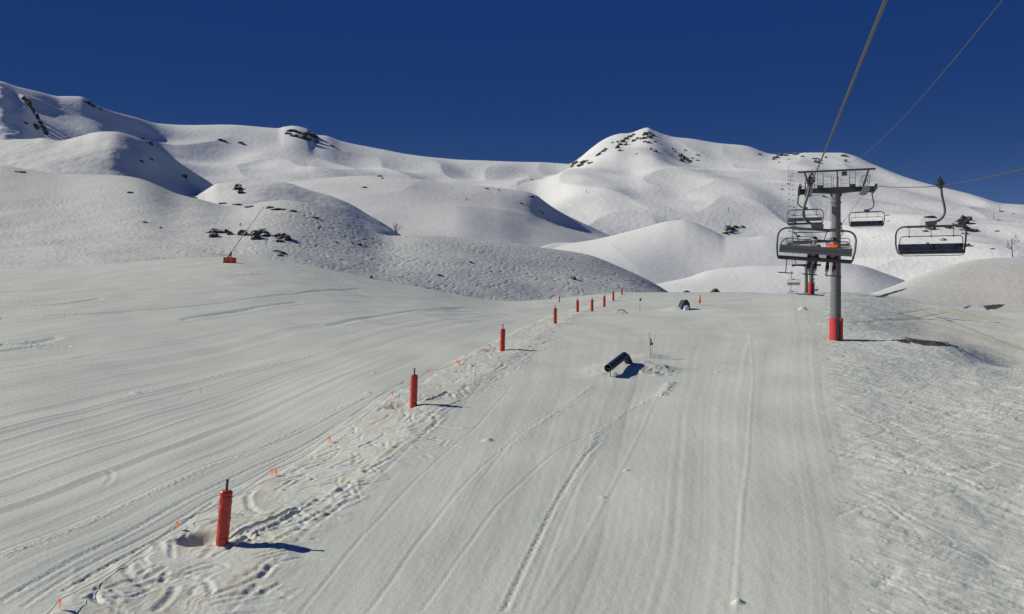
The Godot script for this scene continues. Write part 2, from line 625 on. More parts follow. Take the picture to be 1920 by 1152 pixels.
func make_stamps():
	stamp_h.resize(SNX * SNZ); stamp_c.resize(SNX * SNZ)
	# the right piste's single marks
	track([[945, 1150], [985, 1060], [1020, 985], [1055, 920], [1090, 870], [1125, 830]], 0.09, 0.055, 0.03, 1.0)
	track([[985, 1150], [1020, 1060], [1050, 980], [1085, 905], [1120, 860]], 0.08, 0.022, 0.012, 0.3)
	track([[1010, 1150], [1065, 1060], [1120, 960], [1160, 890], [1200, 810], [1232, 745], [1255, 715]], 0.09, -0.022, -0.01, 0.3)
	track([[1380, 1150], [1384, 1050], [1392, 950], [1402, 860], [1408, 760], [1412, 690], [1404, 620]], 0.085, -0.026, -0.01, 0.2)
	track([[1085, 860], [1125, 810], [1170, 775], [1215, 750], [1245, 735]], 0.24, -0.06, 0.02, 1.1)
	track([[935, 850], [985, 815], [1040, 775], [1085, 745], [1110, 725]], 0.16, -0.06, 0.02, 1.0)
	track([[900, 905], [960, 830], [1010, 790], [1090, 745]], 0.08, 0.03, 0.01, 0.3)
	track([[430, 1150], [560, 1020], [700, 900], [860, 760], [905, 715]], 0.10, 0.035, 0.015, 0.3)
	track([[560, 1150], [680, 1010], [800, 880], [905, 790], [960, 720]], 0.08, 0.03, 0.012, 0.3)
	track([[690, 1150], [800, 1000], [900, 880], [1000, 805]], 0.08, 0.035, 0.012, 0.3)
	track([[790, 1150], [880, 1020], [960, 920], [1060, 840], [1140, 800]], 0.08, 0.03, 0.012, 0.3)
	track([[880, 725], [960, 722], [1060, 727], [1110, 722]], 0.07, -0.02, 0.0, 0.2)
	track([[1270, 678], [1330, 676], [1390, 684]], 0.12, 0.05, 0.0)
	track([[1240, 745], [1252, 728], [1258, 718]], 0.30, -0.22, 0.0, 0.8)
	for m in [[915, 828, 0.22, 0.14], [1385, 1133, 0.14, 0.13], [1174, 885, 0.12, 0.08], [1130, 932, 0.10, 0.07], [1345, 700, 0.14, 0.08], [690, 740, 0.2, 0.12], [255, 739, 0.3, 0.12], [700, 700, 0.18, 0.1]]:
		var g := g2(m[0], m[1]); stamp_disc(g, m[2], m[2] * 0.8, m[3], 0.0, 3.0)
	# the left piste: rows of crumbs and sharp lines
	track([[0, 1050], [140, 990], [300, 920], [460, 850], [600, 785], [720, 735]], 0.18, -0.05, 0.02, 1.2)
	track([[240, 740], [330, 722], [420, 703], [520, 682], [640, 652]], 0.22, -0.06, 0.03, 1.1)
	track([[0, 690], [120, 678], [200, 659], [330, 640], [520, 612]], 0.20, 0.10, 0.02, 0.2)
	track([[0, 1130], [150, 1045], [300, 965], [450, 890], [600, 815], [700, 757]], 0.12, 0.05, 0.03, 0.8)
	track([[0, 1035], [200, 955], [400, 870], [600, 795], [760, 715]], 0.12, 0.05, 0.02, 0.4)
	track([[40, 1140], [140, 1075], [260, 1010], [330, 975], [420, 925], [520, 870], [640, 795], [760, 715]], 0.09, 0.05, 0.03, 0.5, 0.05)
	track([[120, 1110], [240, 1040], [340, 983], [400, 945]], 0.09, 0.09, 0.04, 0.6)
	track([[140, 1060], [135, 1090], [120, 1115]], 0.10, -0.04, 0.0, 0.2)
	track([[180, 880], [205, 885], [208, 900], [195, 910]], 0.12, 0.04, 0.02, 0.2)
	track([[40, 565], [90, 575], [140, 582], [205, 592]], 0.16, 0.06, 0.0)
	track([[335, 755], [345, 745], [375, 725], [380, 740]], 0.10, 0.03, 0.01)
	for a in [[[0, 521], [180, 518], [330, 513]], [[400, 518], [540, 514], [640, 511]], [[0, 597], [160, 590], [330, 577], [480, 560], [640, 544], [760, 540]], [[0, 646], [60, 643], [110, 632]], [[0, 660], [60, 650], [130, 648]], [[340, 600], [440, 584], [560, 566]], [[620, 610], [740, 588], [880, 578]], [[0, 575], [110, 570], [190, 560]]]:
		track(a, 0.6, 0.26, 0.06, 0.2)
	track([[1600, 606], [1680, 601], [1760, 591], [1800, 583], [1835, 576]], 0.45, 0.14, 0.03, 0.3, 0.4)
	track([[1690, 589], [1740, 582], [1790, 577]], 0.4, 0.16, 0.03, 0.3, 0.2)
	track([[1740, 586], [1790, 596], [1850, 600]], 0.35, 0.10, 0.03, 0.3, 0.2)
	# pits and mounds
	var p1 := g2(380, 1012); stamp_disc(p1, 0.75, 0.6, -0.55, 0.5, 4.0)
	var p2 := g2(752, 764); stamp_disc(p2, 0.8, 0.7, -0.30, 0.30, 3.0)
	for q in [[925, 658], [1026, 605]]:
		var g := g2(q[0], q[1]); stamp_disc(g, 0.8, 0.8, -0.22, 0.2, 3.0)
	stamp_line([g2(430, 1013), g2(478, 992), g2(520, 975), g2(560, 958)], 0.09, 0.17, 0.04, 0.5, 0.05)
	stamp_line([g2(425, 1035), g2(470, 1012), g2(520, 990), g2(600, 940)], 0.11, 0.07, 0.04, 0.7, 0.3)
	stamp_line([g2(800, 755), g2(822, 745), g2(840, 735)], 0.09, 0.15, 0.04, 0.4)
	var tb := g2(1168, 706)
	stamp_disc(tb + Vector2(0.2, 2.2), 2.1, 2.6, 0.62, 0.10, 2.0)
	stamp_disc(tb + Vector2(-1.6, 1.8), 0.9, 0.7, 0.12, 0.42, 2.0)
	stamp_disc(tb + Vector2(0.9, 0.6), 0.7, 0.7, 0.05, 0.4, 2.0)
	stamp_disc(tb + Vector2(2.6, 1.8), 1.3, 1.0, 0.35, 0.12, 2.0)
	stamp_disc(tb + Vector2(-1.7, -0.3), 0.9, 0.5, 0.18, 0.1, 2.0)
	var b2 := g2(1284, 581)
	stamp_disc(b2 + Vector2(-1.2, 0.0), 1.6, 1.8, 0.45, 0.0, 2.0)
	var b3 := g2(1215, 672)
	stamp_disc(b3, 1.2, 0.8, 0.30, 0.12, 2.0)
	var bl := g2(1505, 582)
	stamp_disc(bl, 0.5, 0.5, 0.42, 0.0, 6.0)
	rng.seed = 5
	for k in 70:    # shovelled lumps on the mound
		var a := tb + Vector2(rng.randf_range(-2.4, 3.2), rng.randf_range(-0.8, 3.2))
		stamp_disc(a, rng.randf_range(0.12, 0.4), rng.randf_range(0.12, 0.35), rng.randf_range(-0.05, 0.09), rng.randf_range(-0.05, 0.12), 2.0)
	for k in 26:    # scratched wall of the mound beside the tube
		var a := tb + Vector2(rng.randf_range(1.2, 3.6), rng.randf_range(-0.2, 2.2))
		stamp_line([a, a + Vector2(rng.randf_range(0.3, 0.8), rng.randf_range(-0.9, -0.4))], 0.08, 0.03, 0.02)
	# scratches across the berm
	for k in 520:
		var z := 24.0 + 95.0 * pow(rng.randf(), 1.25)
		var x := berm_at(z) + rng.randf_range(-1.8, 2.9)
		var ang := rng.randf_range(-0.9, 0.9) + (0.2 if rng.randf() < 0.6 else 1.4)
		var l := rng.randf_range(0.5, 2.4)
		var d := Vector2(sin(ang), cos(ang))
		var bend := Vector2(d.y, -d.x) * rng.randf_range(-0.3, 0.3) * l
		var a := Vector2(x, z)
		stamp_line([a, a + d * l * 0.35 + bend * 0.7, a + d * l * 0.7 + bend, a + d * l], rng.randf_range(0.06, 0.12), rng.randf_range(0.008, 0.042), rng.randf_range(0.006, 0.024), 0.2)
	for k in 16:    # broken edge of the groomed lane
		var z := rng.randf_range(24.0, 80.0)
		var x := berm_at(z) + rng.randf_range(1.6, 3.0)
		stamp_line([Vector2(x, z), Vector2(x + rng.randf_range(0.4, 1.0), z + rng.randf_range(1.4, 3.0))], 0.11, rng.randf_range(0.02, 0.05), 0.02, 0.8, 0.12)
	# skiers' turns on the slope right of the piste
	for k in 760:
		var z := 23.0 + 70.0 * pow(rng.randf(), 1.4)
		var lat := rng.randf_range(1.6, 16.0)
		var x := (lat + z * 0.308) / 0.951
		var ang := rng.randf_range(1.9, 2.9) if rng.randf() < 0.75 else rng.randf_range(0.6, 1.7)
		var l := rng.randf_range(0.8, 5.0)
		var turn := rng.randf_range(-0.28, 0.28)
		var pts := [Vector2(x, z)]
		var steps := 7
		for s in steps:
			pts.append(pts[-1] + Vector2(sin(ang), cos(ang)) * l / steps)
			ang += turn * l / steps
		stamp_line(pts, rng.randf_range(0.06, 0.16), 0.004 + 0.024 * pow(rng.randf(), 2.0), rng.randf_range(0.002, 0.012), 0.5)
	for k in 110:
		var z := 24.0 + 45.0 * rng.randf()
		var lat := rng.randf_range(2.0, 14.0)
		var ang := rng.randf_range(1.7, 2.7)
		var turn := rng.randf_range(-0.3, 0.3)
		var pts := [Vector2((lat + z * 0.308) / 0.951, z)]
		var l := rng.randf_range(2.5, 7.0)
		for s in 10:
			pts.append(pts[-1] + Vector2(sin(ang), cos(ang)) * l / 10.0)
			ang += turn * l / 10.0
		stamp_line(pts, rng.randf_range(0.14, 0.34), rng.randf_range(-0.02, 0.045), rng.randf_range(0.006, 0.02), 0.4)
	for a in [[[1570, 965], [1640, 940], [1690, 970], [1740, 1010]], [[1610, 905], [1640, 928], [1690, 945]], [[1580, 1045], [1680, 1065], [1800, 1105]], [[1650, 1085], [1700, 1110], [1745, 1140]], [[1640, 1070], [1690, 1090], [1740, 1130]], [[1720, 830], [1790, 870], [1860, 905]], [[1600, 850], [1660, 860], [1700, 885]], [[1560, 830], [1640, 845], [1720, 850], [1800, 870]], [[1500, 690], [1515, 695], [1530, 688]], [[1590, 740], [1625, 735], [1620, 725]]]:
		track(a, 0.09, 0.038, 0.018, 0.8)

# ------------------------------------------------------------------ mountains behind
func fine_far(x: float, z: float, w: float, a: float) -> float:
	return a * N1.get_noise_2d(x / w, z / w)

func build_mountains():
	var snow := Color(0.645, 0.665, 0.65)
	var sf := func(_x, _z, _px, _t): return snow
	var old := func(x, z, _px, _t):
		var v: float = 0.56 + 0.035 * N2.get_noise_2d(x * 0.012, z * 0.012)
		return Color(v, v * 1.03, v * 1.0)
	# ski tracks on the hillside: S-curves stamped into a finer sheet
	SX0 = -240.0; SZ0 = 135.0; SRES = 0.22; SNX = 1420; SNZ = 900
	stamp_h = PackedFloat32Array(); stamp_c = PackedFloat32Array()
	stamp_h.resize(SNX * SNZ); stamp_c.resize(SNX * SNZ)
	rng.seed = 404
	for k in 2600:
		var right := rng.randf() < 0.72
		var p := Vector2(rng.randf_range(-70.0, 62.0) if right else rng.randf_range(-225.0, -60.0), rng.randf_range(150.0, 320.0))
		var ang := PI + rng.randf_range(-0.9, 0.9)
		var swing := rng.randf_range(0.5, 1.1) * (1.0 if rng.randf() < 0.5 else -1.0)
		var wl := rng.randf_range(5.0, 12.0)
		var l := rng.randf_range(3.0, 11.0)
		var pts := [p]
		var t := 0.0
		while t < l:
			var a := ang + swing * sin(t / wl * TAU)
			pts.append(pts[-1] + Vector2(sin(a), cos(a)) * 0.8)
			t += 0.8
		stamp_line(pts, rng.randf_range(0.22, 0.40), (0.03 + 0.12 * rng.randf() * rng.randf()) * (1.0 if right else 0.6), rng.randf_range(0.02, 0.05), 0.4)
	var sheet := stamp_h
	# moguled hillside across the left piste
	var tracks := func(x, z, _px, t):
		var wx: float = N1.get_noise_2d(x * 0.09, z * 0.09 + 9.0)
		var a: float = sin(t * PI) * 0.7 + 0.3
		var v: float = 0.5 * NR.get_noise_2d(x * 0.30 + wx * 1.6, z * 0.20 - wx) + 0.34 * N1.get_noise_2d(x * 0.42, z * 0.28 + 5.0) + 0.16 * N1.get_noise_2d(x * 0.9, z * 0.6)
		v *= lerpf(0.55, 1.0, clampf((x + 160.0) / 120.0, 0.0, 1.0))
		var st := 0.0
		var gx: float = (x - SX0) / SRES
		var gz: float = (z - SZ0) / SRES
		if gx > 0.0 and gz > 0.0 and gx < SNX - 2 and gz < SNZ - 2:
			var ix := int(gx); var iz := int(gz)
			var o := iz * SNX + ix
			st = lerpf(lerpf(sheet[o], sheet[o + 1], gx - ix), lerpf(sheet[o + SNX], sheet[o + SNX + 1], gx - ix), gz - iz)
		return st + v * a * 0.16 + 1.3 * N2.get_noise_2d(x * 0.02, z * 0.03) * (1.0 - t * t)
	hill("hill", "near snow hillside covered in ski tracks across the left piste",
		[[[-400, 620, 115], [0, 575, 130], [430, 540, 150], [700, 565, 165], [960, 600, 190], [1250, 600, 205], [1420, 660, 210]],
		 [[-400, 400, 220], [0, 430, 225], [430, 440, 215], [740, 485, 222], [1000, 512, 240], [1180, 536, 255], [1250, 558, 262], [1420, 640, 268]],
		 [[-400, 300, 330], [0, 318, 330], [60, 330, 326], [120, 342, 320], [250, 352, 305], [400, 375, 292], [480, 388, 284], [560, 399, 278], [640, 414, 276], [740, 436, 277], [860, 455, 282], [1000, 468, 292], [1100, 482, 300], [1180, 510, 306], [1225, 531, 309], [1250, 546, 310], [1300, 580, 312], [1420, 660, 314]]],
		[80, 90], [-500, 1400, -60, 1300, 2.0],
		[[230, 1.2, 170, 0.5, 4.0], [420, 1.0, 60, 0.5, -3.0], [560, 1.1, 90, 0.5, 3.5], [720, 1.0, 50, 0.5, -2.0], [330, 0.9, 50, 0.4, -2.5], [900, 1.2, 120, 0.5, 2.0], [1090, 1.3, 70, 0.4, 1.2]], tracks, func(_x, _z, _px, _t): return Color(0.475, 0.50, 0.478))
	# rounded hump behind it
	var dim := func(x, z, _px, t):
		return (0.14 * N1.get_noise_2d(x * 0.16, z * 0.10) + 0.09 * NR.get_noise_2d(x * 0.12, z * 0.09) + 1.2 * N2.get_noise_2d(x * 0.02, z * 0.02)) * (0.35 + 0.65 * sin(t * PI))
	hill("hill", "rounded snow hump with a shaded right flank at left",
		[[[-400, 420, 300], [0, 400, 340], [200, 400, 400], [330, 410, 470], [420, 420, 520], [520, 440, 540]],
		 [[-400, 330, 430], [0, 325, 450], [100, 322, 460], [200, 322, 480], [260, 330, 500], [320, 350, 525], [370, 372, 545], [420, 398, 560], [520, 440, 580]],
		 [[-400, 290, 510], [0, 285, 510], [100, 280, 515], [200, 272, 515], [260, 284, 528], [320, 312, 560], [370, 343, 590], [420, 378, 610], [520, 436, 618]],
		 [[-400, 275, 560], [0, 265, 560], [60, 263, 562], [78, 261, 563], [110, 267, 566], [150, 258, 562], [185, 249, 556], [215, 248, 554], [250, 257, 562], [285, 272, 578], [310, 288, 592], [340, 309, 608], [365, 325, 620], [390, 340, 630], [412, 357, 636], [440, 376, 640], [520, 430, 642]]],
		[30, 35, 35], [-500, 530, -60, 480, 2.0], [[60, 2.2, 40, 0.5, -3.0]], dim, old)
	# second lobe
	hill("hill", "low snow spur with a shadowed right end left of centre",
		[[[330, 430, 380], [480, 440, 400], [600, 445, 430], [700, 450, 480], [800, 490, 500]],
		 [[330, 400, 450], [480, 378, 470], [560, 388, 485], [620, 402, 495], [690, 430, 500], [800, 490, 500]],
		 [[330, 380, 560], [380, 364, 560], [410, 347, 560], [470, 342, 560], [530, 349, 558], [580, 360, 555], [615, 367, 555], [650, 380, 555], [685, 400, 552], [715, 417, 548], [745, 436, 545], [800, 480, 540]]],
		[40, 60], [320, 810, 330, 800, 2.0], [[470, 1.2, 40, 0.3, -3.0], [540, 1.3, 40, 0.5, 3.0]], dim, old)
	# the long left mountain
	var far := func(x, z, _px, t):
		var e: float = clampf(4.0 * (1.0 - t), 0.0, 1.0)
		return (11.0 * N3.get_noise_2d(x / 290.0, z / 330.0) + 9.0 * (0.35 - absf(N3.get_noise_2d(x / 230.0 + 40.0, z / 420.0))) + 2.2 * N3.get_noise_2d(x / 105.0, z / 140.0 + 7.0)) * e + (0.30 * N1.get_noise_2d(x / 16.0, z / 22.0) + 0.22 * N1.get_noise_2d(x / 7.5, z / 9.5)) * clampf(e + 0.25, 0.0, 1.0)
	hill("mountain", "long snow ridge rising to the left skyline",
		[[[-400, 420, 500], [0, 420, 620], [150, 420, 800], [330, 420, 1000], [600, 440, 1100], [900, 450, 1200], [1130, 450, 1300], [1300, 460, 1400]],
		 [[-400, 300, 800], [0, 290, 920], [150, 285, 1120], [330, 330, 1400], [600, 345, 1500], [900, 380, 1600], [1130, 390, 1700], [1300, 400, 1700]],
		 [[-400, 250, 1000], [0, 215, 1130], [150, 225, 1370], [330, 275, 1750], [600, 300, 1850], [900, 335, 1950], [1130, 340, 2050], [1300, 370, 2050]],
		 [[-400, 190, 1150], [-60, 146, 1250], [0, 155, 1310], [30, 165, 1360], [75, 177, 1440], [115, 187, 1520], [150, 187, 1570], [165, 192, 1600], [185, 203, 1660], [240, 221, 1810], [300, 235, 1980], [360, 239, 2060], [430, 240, 2080], [520, 244, 2100], [535, 240, 2100], [550, 238, 2100], [575, 243, 2110], [590, 255, 2130], [610, 257, 2140], [640, 267, 2160], [700, 280, 2200], [760, 293, 2240], [830, 301, 2280], [930, 305, 2330], [1000, 307, 2370], [1060, 310, 2400], [1120, 322, 2420], [1300, 370, 2420]]],
		[40, 70, 60], [-500, 1310, -60, 1260, 2.0],
		[[250, 2.5, 60, 0.5, -14.0], [470, 2.0, 60, 0.6, 14.0], [640, 2.3, 40, 0.5, -16.0], [820, 2.4, 70, 0.4, -18.0], [740, 2.3, 40, 0.5, 14.0], [420, 1.4, 60, 0.4, 12.0], [920, 2.4, 30, 0.4, 16.0], [560, 1.6, 60, 0.4, -12.0]], far, sf)
	hill("mountain", "sunlit snow shoulder ending in a rocky rib at the left edge",
		[[[-400, 400, 500], [0, 330, 620], [60, 320, 640], [100, 330, 660], [160, 380, 680]],
		 [[-400, 260, 640], [0, 240, 700], [40, 250, 715], [75, 280, 730], [100, 310, 740], [160, 380, 745]],
		 [[-400, 190, 800], [-60, 146, 800], [0, 158, 800], [20, 172, 800], [44, 188, 795], [58, 208, 790], [70, 230, 785], [80, 248, 780], [90, 270, 775], [110, 310, 770], [160, 380, 765]]],
		[40, 60], [-500, 170, -60, 150, 2.0], [[20, 1.3, 14, 0.25, -6.0], [50, 1.0, 12, 0.3, 5.0]], func(x, z, _px, t): return (1.6 * N1.get_noise_2d(x / 18.0, z / 25.0) + 0.3 * N1.get_noise_2d(x / 6.0, z / 8.0)) * (0.3 + 0.7 * sin(t * PI)), sf)
	# spur with a dark shaded flank in the middle
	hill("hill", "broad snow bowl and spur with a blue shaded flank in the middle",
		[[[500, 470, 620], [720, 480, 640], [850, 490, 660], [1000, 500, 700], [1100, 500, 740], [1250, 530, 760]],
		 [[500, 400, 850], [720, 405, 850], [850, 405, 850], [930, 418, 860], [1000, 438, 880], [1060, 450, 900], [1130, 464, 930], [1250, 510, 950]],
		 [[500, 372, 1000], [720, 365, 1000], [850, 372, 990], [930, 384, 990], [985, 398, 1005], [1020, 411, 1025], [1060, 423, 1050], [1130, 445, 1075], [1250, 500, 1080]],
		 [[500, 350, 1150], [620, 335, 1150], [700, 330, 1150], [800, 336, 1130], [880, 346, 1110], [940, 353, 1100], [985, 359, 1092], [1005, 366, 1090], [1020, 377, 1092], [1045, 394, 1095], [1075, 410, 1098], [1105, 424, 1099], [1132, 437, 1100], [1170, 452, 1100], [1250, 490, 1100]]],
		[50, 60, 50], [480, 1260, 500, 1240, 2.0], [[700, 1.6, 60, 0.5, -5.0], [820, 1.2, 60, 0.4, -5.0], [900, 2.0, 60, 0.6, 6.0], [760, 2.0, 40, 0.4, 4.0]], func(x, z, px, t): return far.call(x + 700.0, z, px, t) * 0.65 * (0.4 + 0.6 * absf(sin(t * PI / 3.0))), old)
	# the peak
	hill("mountain", "white snow peak with rocky summit on the right skyline",
		[[[880, 490, 900], [1130, 500, 950], [1300, 520, 950], [1500, 560, 900], [1700, 570, 800], [1920, 570, 700], [2600, 580, 700]],
		 [[880, 420, 1400], [1000, 405, 1400], [1130, 400, 1400], [1300, 415, 1350], [1500, 430, 1350], [1700, 450, 1200], [1920, 450, 1100], [2600, 480, 1100]],
		 [[880, 370, 1750], [1000, 362, 1750], [1100, 330, 1750], [1200, 335, 1750], [1350, 335, 1750], [1500, 355, 1700], [1650, 390, 1550], [1800, 410, 1400], [1920, 425, 1300], [2600, 460, 1300]],
		 [[880, 350, 2150], [1000, 330, 2150], [1080, 316, 2150], [1130, 296, 2160], [1200, 279, 2170], [1300, 302, 2150], [1420, 312, 2100], [1560, 322, 2050], [1650, 350, 1900], [1800, 385, 1700], [1920, 410, 1500], [2600, 450, 1500]],
		 [[880, 340, 2500], [1000, 326, 2500], [1070, 311, 2500], [1090, 299, 2500], [1110, 283, 2500], [1130, 269, 2500], [1150, 259, 2500], [1172, 250, 2490], [1198, 246, 2480], [1212, 247, 2480], [1228, 256, 2480], [1245, 261, 2480], [1290, 264, 2460], [1340, 273, 2450], [1400, 284, 2430], [1445, 293, 2400], [1490, 292, 2390], [1510, 290, 2390], [1575, 291, 2380], [1600, 296, 2360], [1640, 314, 2300], [1680, 329, 2200], [1720, 341, 2100], [1780, 357, 2000], [1840, 373, 1900], [1880, 384, 1850], [1920, 387, 1850], [2100, 400, 1850], [2600, 430, 1850]]],
		[35, 45, 50, 50], [870, 2650, 900, 1990, 2.0],
[[1130, 1.3, 45, 0.35, 14.0], [1182, 1.1, 22, 0.4, -10.0], [1228, 1.0, 28, 0.4, 10.0], [1305, 1.4, 45, 0.35, 12.0], [1400, 1.25, 50, 0.4, 16.0], [1455, 1.3, 30, 0.4, -8.0], [1600, 1.6, 60, 0.4, 14.0], [1740, 3.0, 50, 0.5, 14.0], [1690, 1.9, 40, 0.3, 8.0], [1270, 2.3, 60, 0.3, 9.0], [1090, 1.7, 20, 0.3, 7.0]],
		func(x, z, px, t):
			var road := 0.0
			if px > 985.0 and px < 1180.0:
				var d: float = (t - lerpf(1.75, 2.65, (px - 1015.0) / 130.0)) / 0.07
				road = (3.0 * exp(-d * d) - 3.5 * exp(-(d + 1.7) * (d + 1.7))) * sstep(985.0, 1020.0, px) * (1.0 - sstep(1120.0, 1180.0, px))
			return far.call(x, z, px, t) + road, sf)
	# humps in front of the peak
	hill("hill", "round snow hump in front of the white peak",
		[[[920, 540, 420], [1100, 560, 440], [1250, 570, 460], [1400, 570, 470], [1700, 570, 480]],
		 [[920, 500, 520], [1100, 488, 545], [1200, 480, 555], [1300, 488, 555], [1400, 495, 550], [1700, 530, 540]],
		 [[920, 490, 720], [1010, 468, 720], [1060, 461, 720], [1120, 452, 720], [1180, 438, 715], [1220, 427, 712], [1255, 418, 708], [1280, 416, 700], [1300, 420, 690], [1320, 428, 680], [1345, 440, 668], [1362, 448, 660], [1400, 450, 655], [1440, 446, 660], [1460, 447, 660], [1500, 462, 650], [1560, 485, 640], [1700, 530, 630]]],
		[50, 60], [900, 1710, 920, 1700, 2.0], [[1400, 1.5, 60, 0.5, 3.0]], func(x, z, px, t): return (2.2 * exp(-pow((t - 0.55 - 0.9 * (px - 960.0) / 200.0) / 0.09, 2.0)) - 2.2 * exp(-pow((t - 0.72 - 0.9 * (px - 960.0) / 200.0) / 0.08, 2.0))) * (1.0 - sstep(1080.0, 1200.0, px)) + far.call(x, z, px, t) * 0.28 + 0.05 * N1.get_noise_2d(x * 0.2, z * 0.14), sf)
	hill("hill", "shaded grey snow hump behind the far lift pylons",
		[[[1200, 600, 300], [1400, 580, 310], [1560, 580, 320], [1800, 600, 330]],
		 [[1200, 540, 380], [1320, 528, 385], [1400, 522, 390], [1500, 515, 390], [1600, 520, 385], [1680, 540, 380], [1800, 580, 370]],
		 [[1200, 540, 460], [1290, 521, 455], [1330, 508, 450], [1380, 501, 440], [1440, 494, 430], [1500, 490, 425], [1560, 490, 425], [1610, 497, 430], [1660, 513, 440], [1700, 528, 450], [1740, 546, 455], [1800, 575, 455]]],
		[40, 50], [1190, 1810, 1200, 1800, 2.0], [[1480, 1.3, 60, 0.6, -3.0]], func(x, z, _px, t): return (0.08 * N1.get_noise_2d(x * 0.22, z * 0.15) + 0.05 * NR.get_noise_2d(x * 0.3, z * 0.2)) * (0.4 + 0.6 * sin(t * PI)), sf)
	# right bank with a tan, dirty left slope
	hill("hill", "snow bank with a dirty tan left slope at the right edge",
		[[[1560, 640, 108], [1640, 640, 108], [1750, 640, 108], [1920, 660, 108], [2500, 660, 108]],
		 [[1560, 580, 140], [1640, 562, 145], [1700, 565, 150], [1750, 566, 152], [1850, 566, 154], [1920, 564, 154], [2500, 560, 160]],
		 [[1560, 577, 180], [1640, 553, 180], [1700, 541, 182], [1750, 535, 185], [1850, 525, 190], [1920, 522, 190], [2500, 515, 190]],
		 [[1560, 574, 200], [1620, 555, 205], [1640, 549, 208], [1680, 535, 213], [1720, 519, 218], [1760, 505, 224], [1800, 494, 230], [1840, 487, 235], [1880, 485, 238], [1930, 485, 238], [2500, 470, 240]]],
		[20, 40, 40], [1550, 2500, 1560, 1990, 2.0], [[1900, 1.8, 40, 0.6, 0.8]],
		func(x, z, _px, t): return 0.05 * N1.get_noise_2d(x * 0.5, z * 0.35) + 0.02 * N1.get_noise_2d(x * 1.4, z * 1.0),
		func(x, z, px, t):
			var d: float = (1.0 - sstep(1650.0, 1760.0, px - 38.0 * (t - 2.0))) * 0.6 * sstep(1.2, 1.7, t) + 0.25 * sstep(1650.0, 1800.0, px) * (1.0 - sstep(0.7, 1.0, t))
			d += 0.12 * N2.get_noise_2d(x * 0.08, z * 0.08)
			return Color(0.53, 0.56, 0.54).lerp(Color(0.46, 0.38, 0.25), clampf(d * 1.25, 0.0, 0.85)))
	# valley floor and a snowfield that runs to the horizon under everything
	var st := mb()
	var ring := []
	var flat := mb()
	for k in 32:
		var a0 := TAU * k / 32.0
		var a1 := TAU * (k + 1) / 32.0
		tri(flat, Vector3(0, -9, 0), Vector3(cos(a0), 0, sin(a0)) * 6000.0 + Vector3(0, -9, 0), Vector3(cos(a1), 0, sin(a1)) * 6000.0 + Vector3(0, -9, 0), Vector3.UP, Vector3.UP, Vector3.UP)
	structure("snowfield", "wide snow-covered valley floor below the slopes", flat.commit(), M.plain_snow)

# ------------------------------------------------------------------ rocks
func rock_mesh(st: SurfaceTool, c: Vector3, s: Vector3, seed: int, turn := 0.0, slant := 0.0):
	# a craggy lump: a displaced, terraced sphere with flat facets
	var nf := FastNoiseLite.new()
	nf.seed = seed; nf.frequency = 0.9; nf.fractal_octaves = 2
	var nu := 12; var nv := 8
	var pts := []
	var bs := Basis(Vector3.BACK, slant) * Basis(Vector3.UP, turn)
	for v in nv + 1:
		for u in nu:
			var th := PI * v / nv
			var ph := TAU * u / nu
			var d := Vector3(sin(th) * cos(ph), cos(th), sin(th) * sin(ph))
			var r := 1.0 + 0.55 * nf.get_noise_3dv(d * 1.6) + 0.25 * nf.get_noise_3dv(d * 4.3 + Vector3.ONE * 7.0)
			d = d * r
			d.y = lerpf(d.y, snappedf(d.y, 0.33), 0.6)
			pts.append(c + bs * (d * s))
	for v in nv:
		for u in nu:
			var a: Vector3 = pts[v * nu + u]; var b: Vector3 = pts[v * nu + (u + 1) % nu]
			var d: Vector3 = pts[(v + 1) * nu + u]; var e: Vector3 = pts[(v + 1) * nu + (u + 1) % nu]
			for q in [[a, b, e], [a, e, d]]:
				var n: Vector3 = (q[2] - q[0]).cross(q[1] - q[0])
				if n.length() < 1e-9: continue
				n = n.normalized()
				var tone := 0.8 + 0.5 * nf.get_noise_3dv(n * 3.0 + q[0])
				if n.dot((q[0] + q[1] + q[2]) / 3.0 - c) < 0.0: n = -n
				var lies := n.y > 0.62 and nf.get_noise_3dv(q[0] * 0.8 / maxf(s.y, 0.1)) > -0.12
				st.set_color(Color(0.62, 0.635, 0.62) if lies else Color(tone, tone * 0.96, tone * 0.9) * 0.115)
				tri(st, q[0], q[1], q[2], n, n, n)

# list: [px, py, wide px, high px]
func outcrop(label: String, list: Array, seed: int, slant := 0.0, group := ""):
	var c0 := hit(list[0][0], list[0][1])
	var o := thing("rock_outcrop", label, "rocks", c0, group)
	var k := 0
	for q in list:
		var p := hit(q[0], q[1])
		var z := -p.z
		var w: float = q[2] / F * z / 2.0 * 1.1
		var h: float = q[3] / F * z / 2.0 * (1.45 if z < 600.0 else 1.15)
		var st := mb()
		rock_mesh(st, p - c0, Vector3(w, h, minf(w, h * 1.6) + 0.3), seed + k * 13, 0.0, slant)
		part("rock", st, M.rock_far if z > 600.0 else M.rock, o)
		k += 1

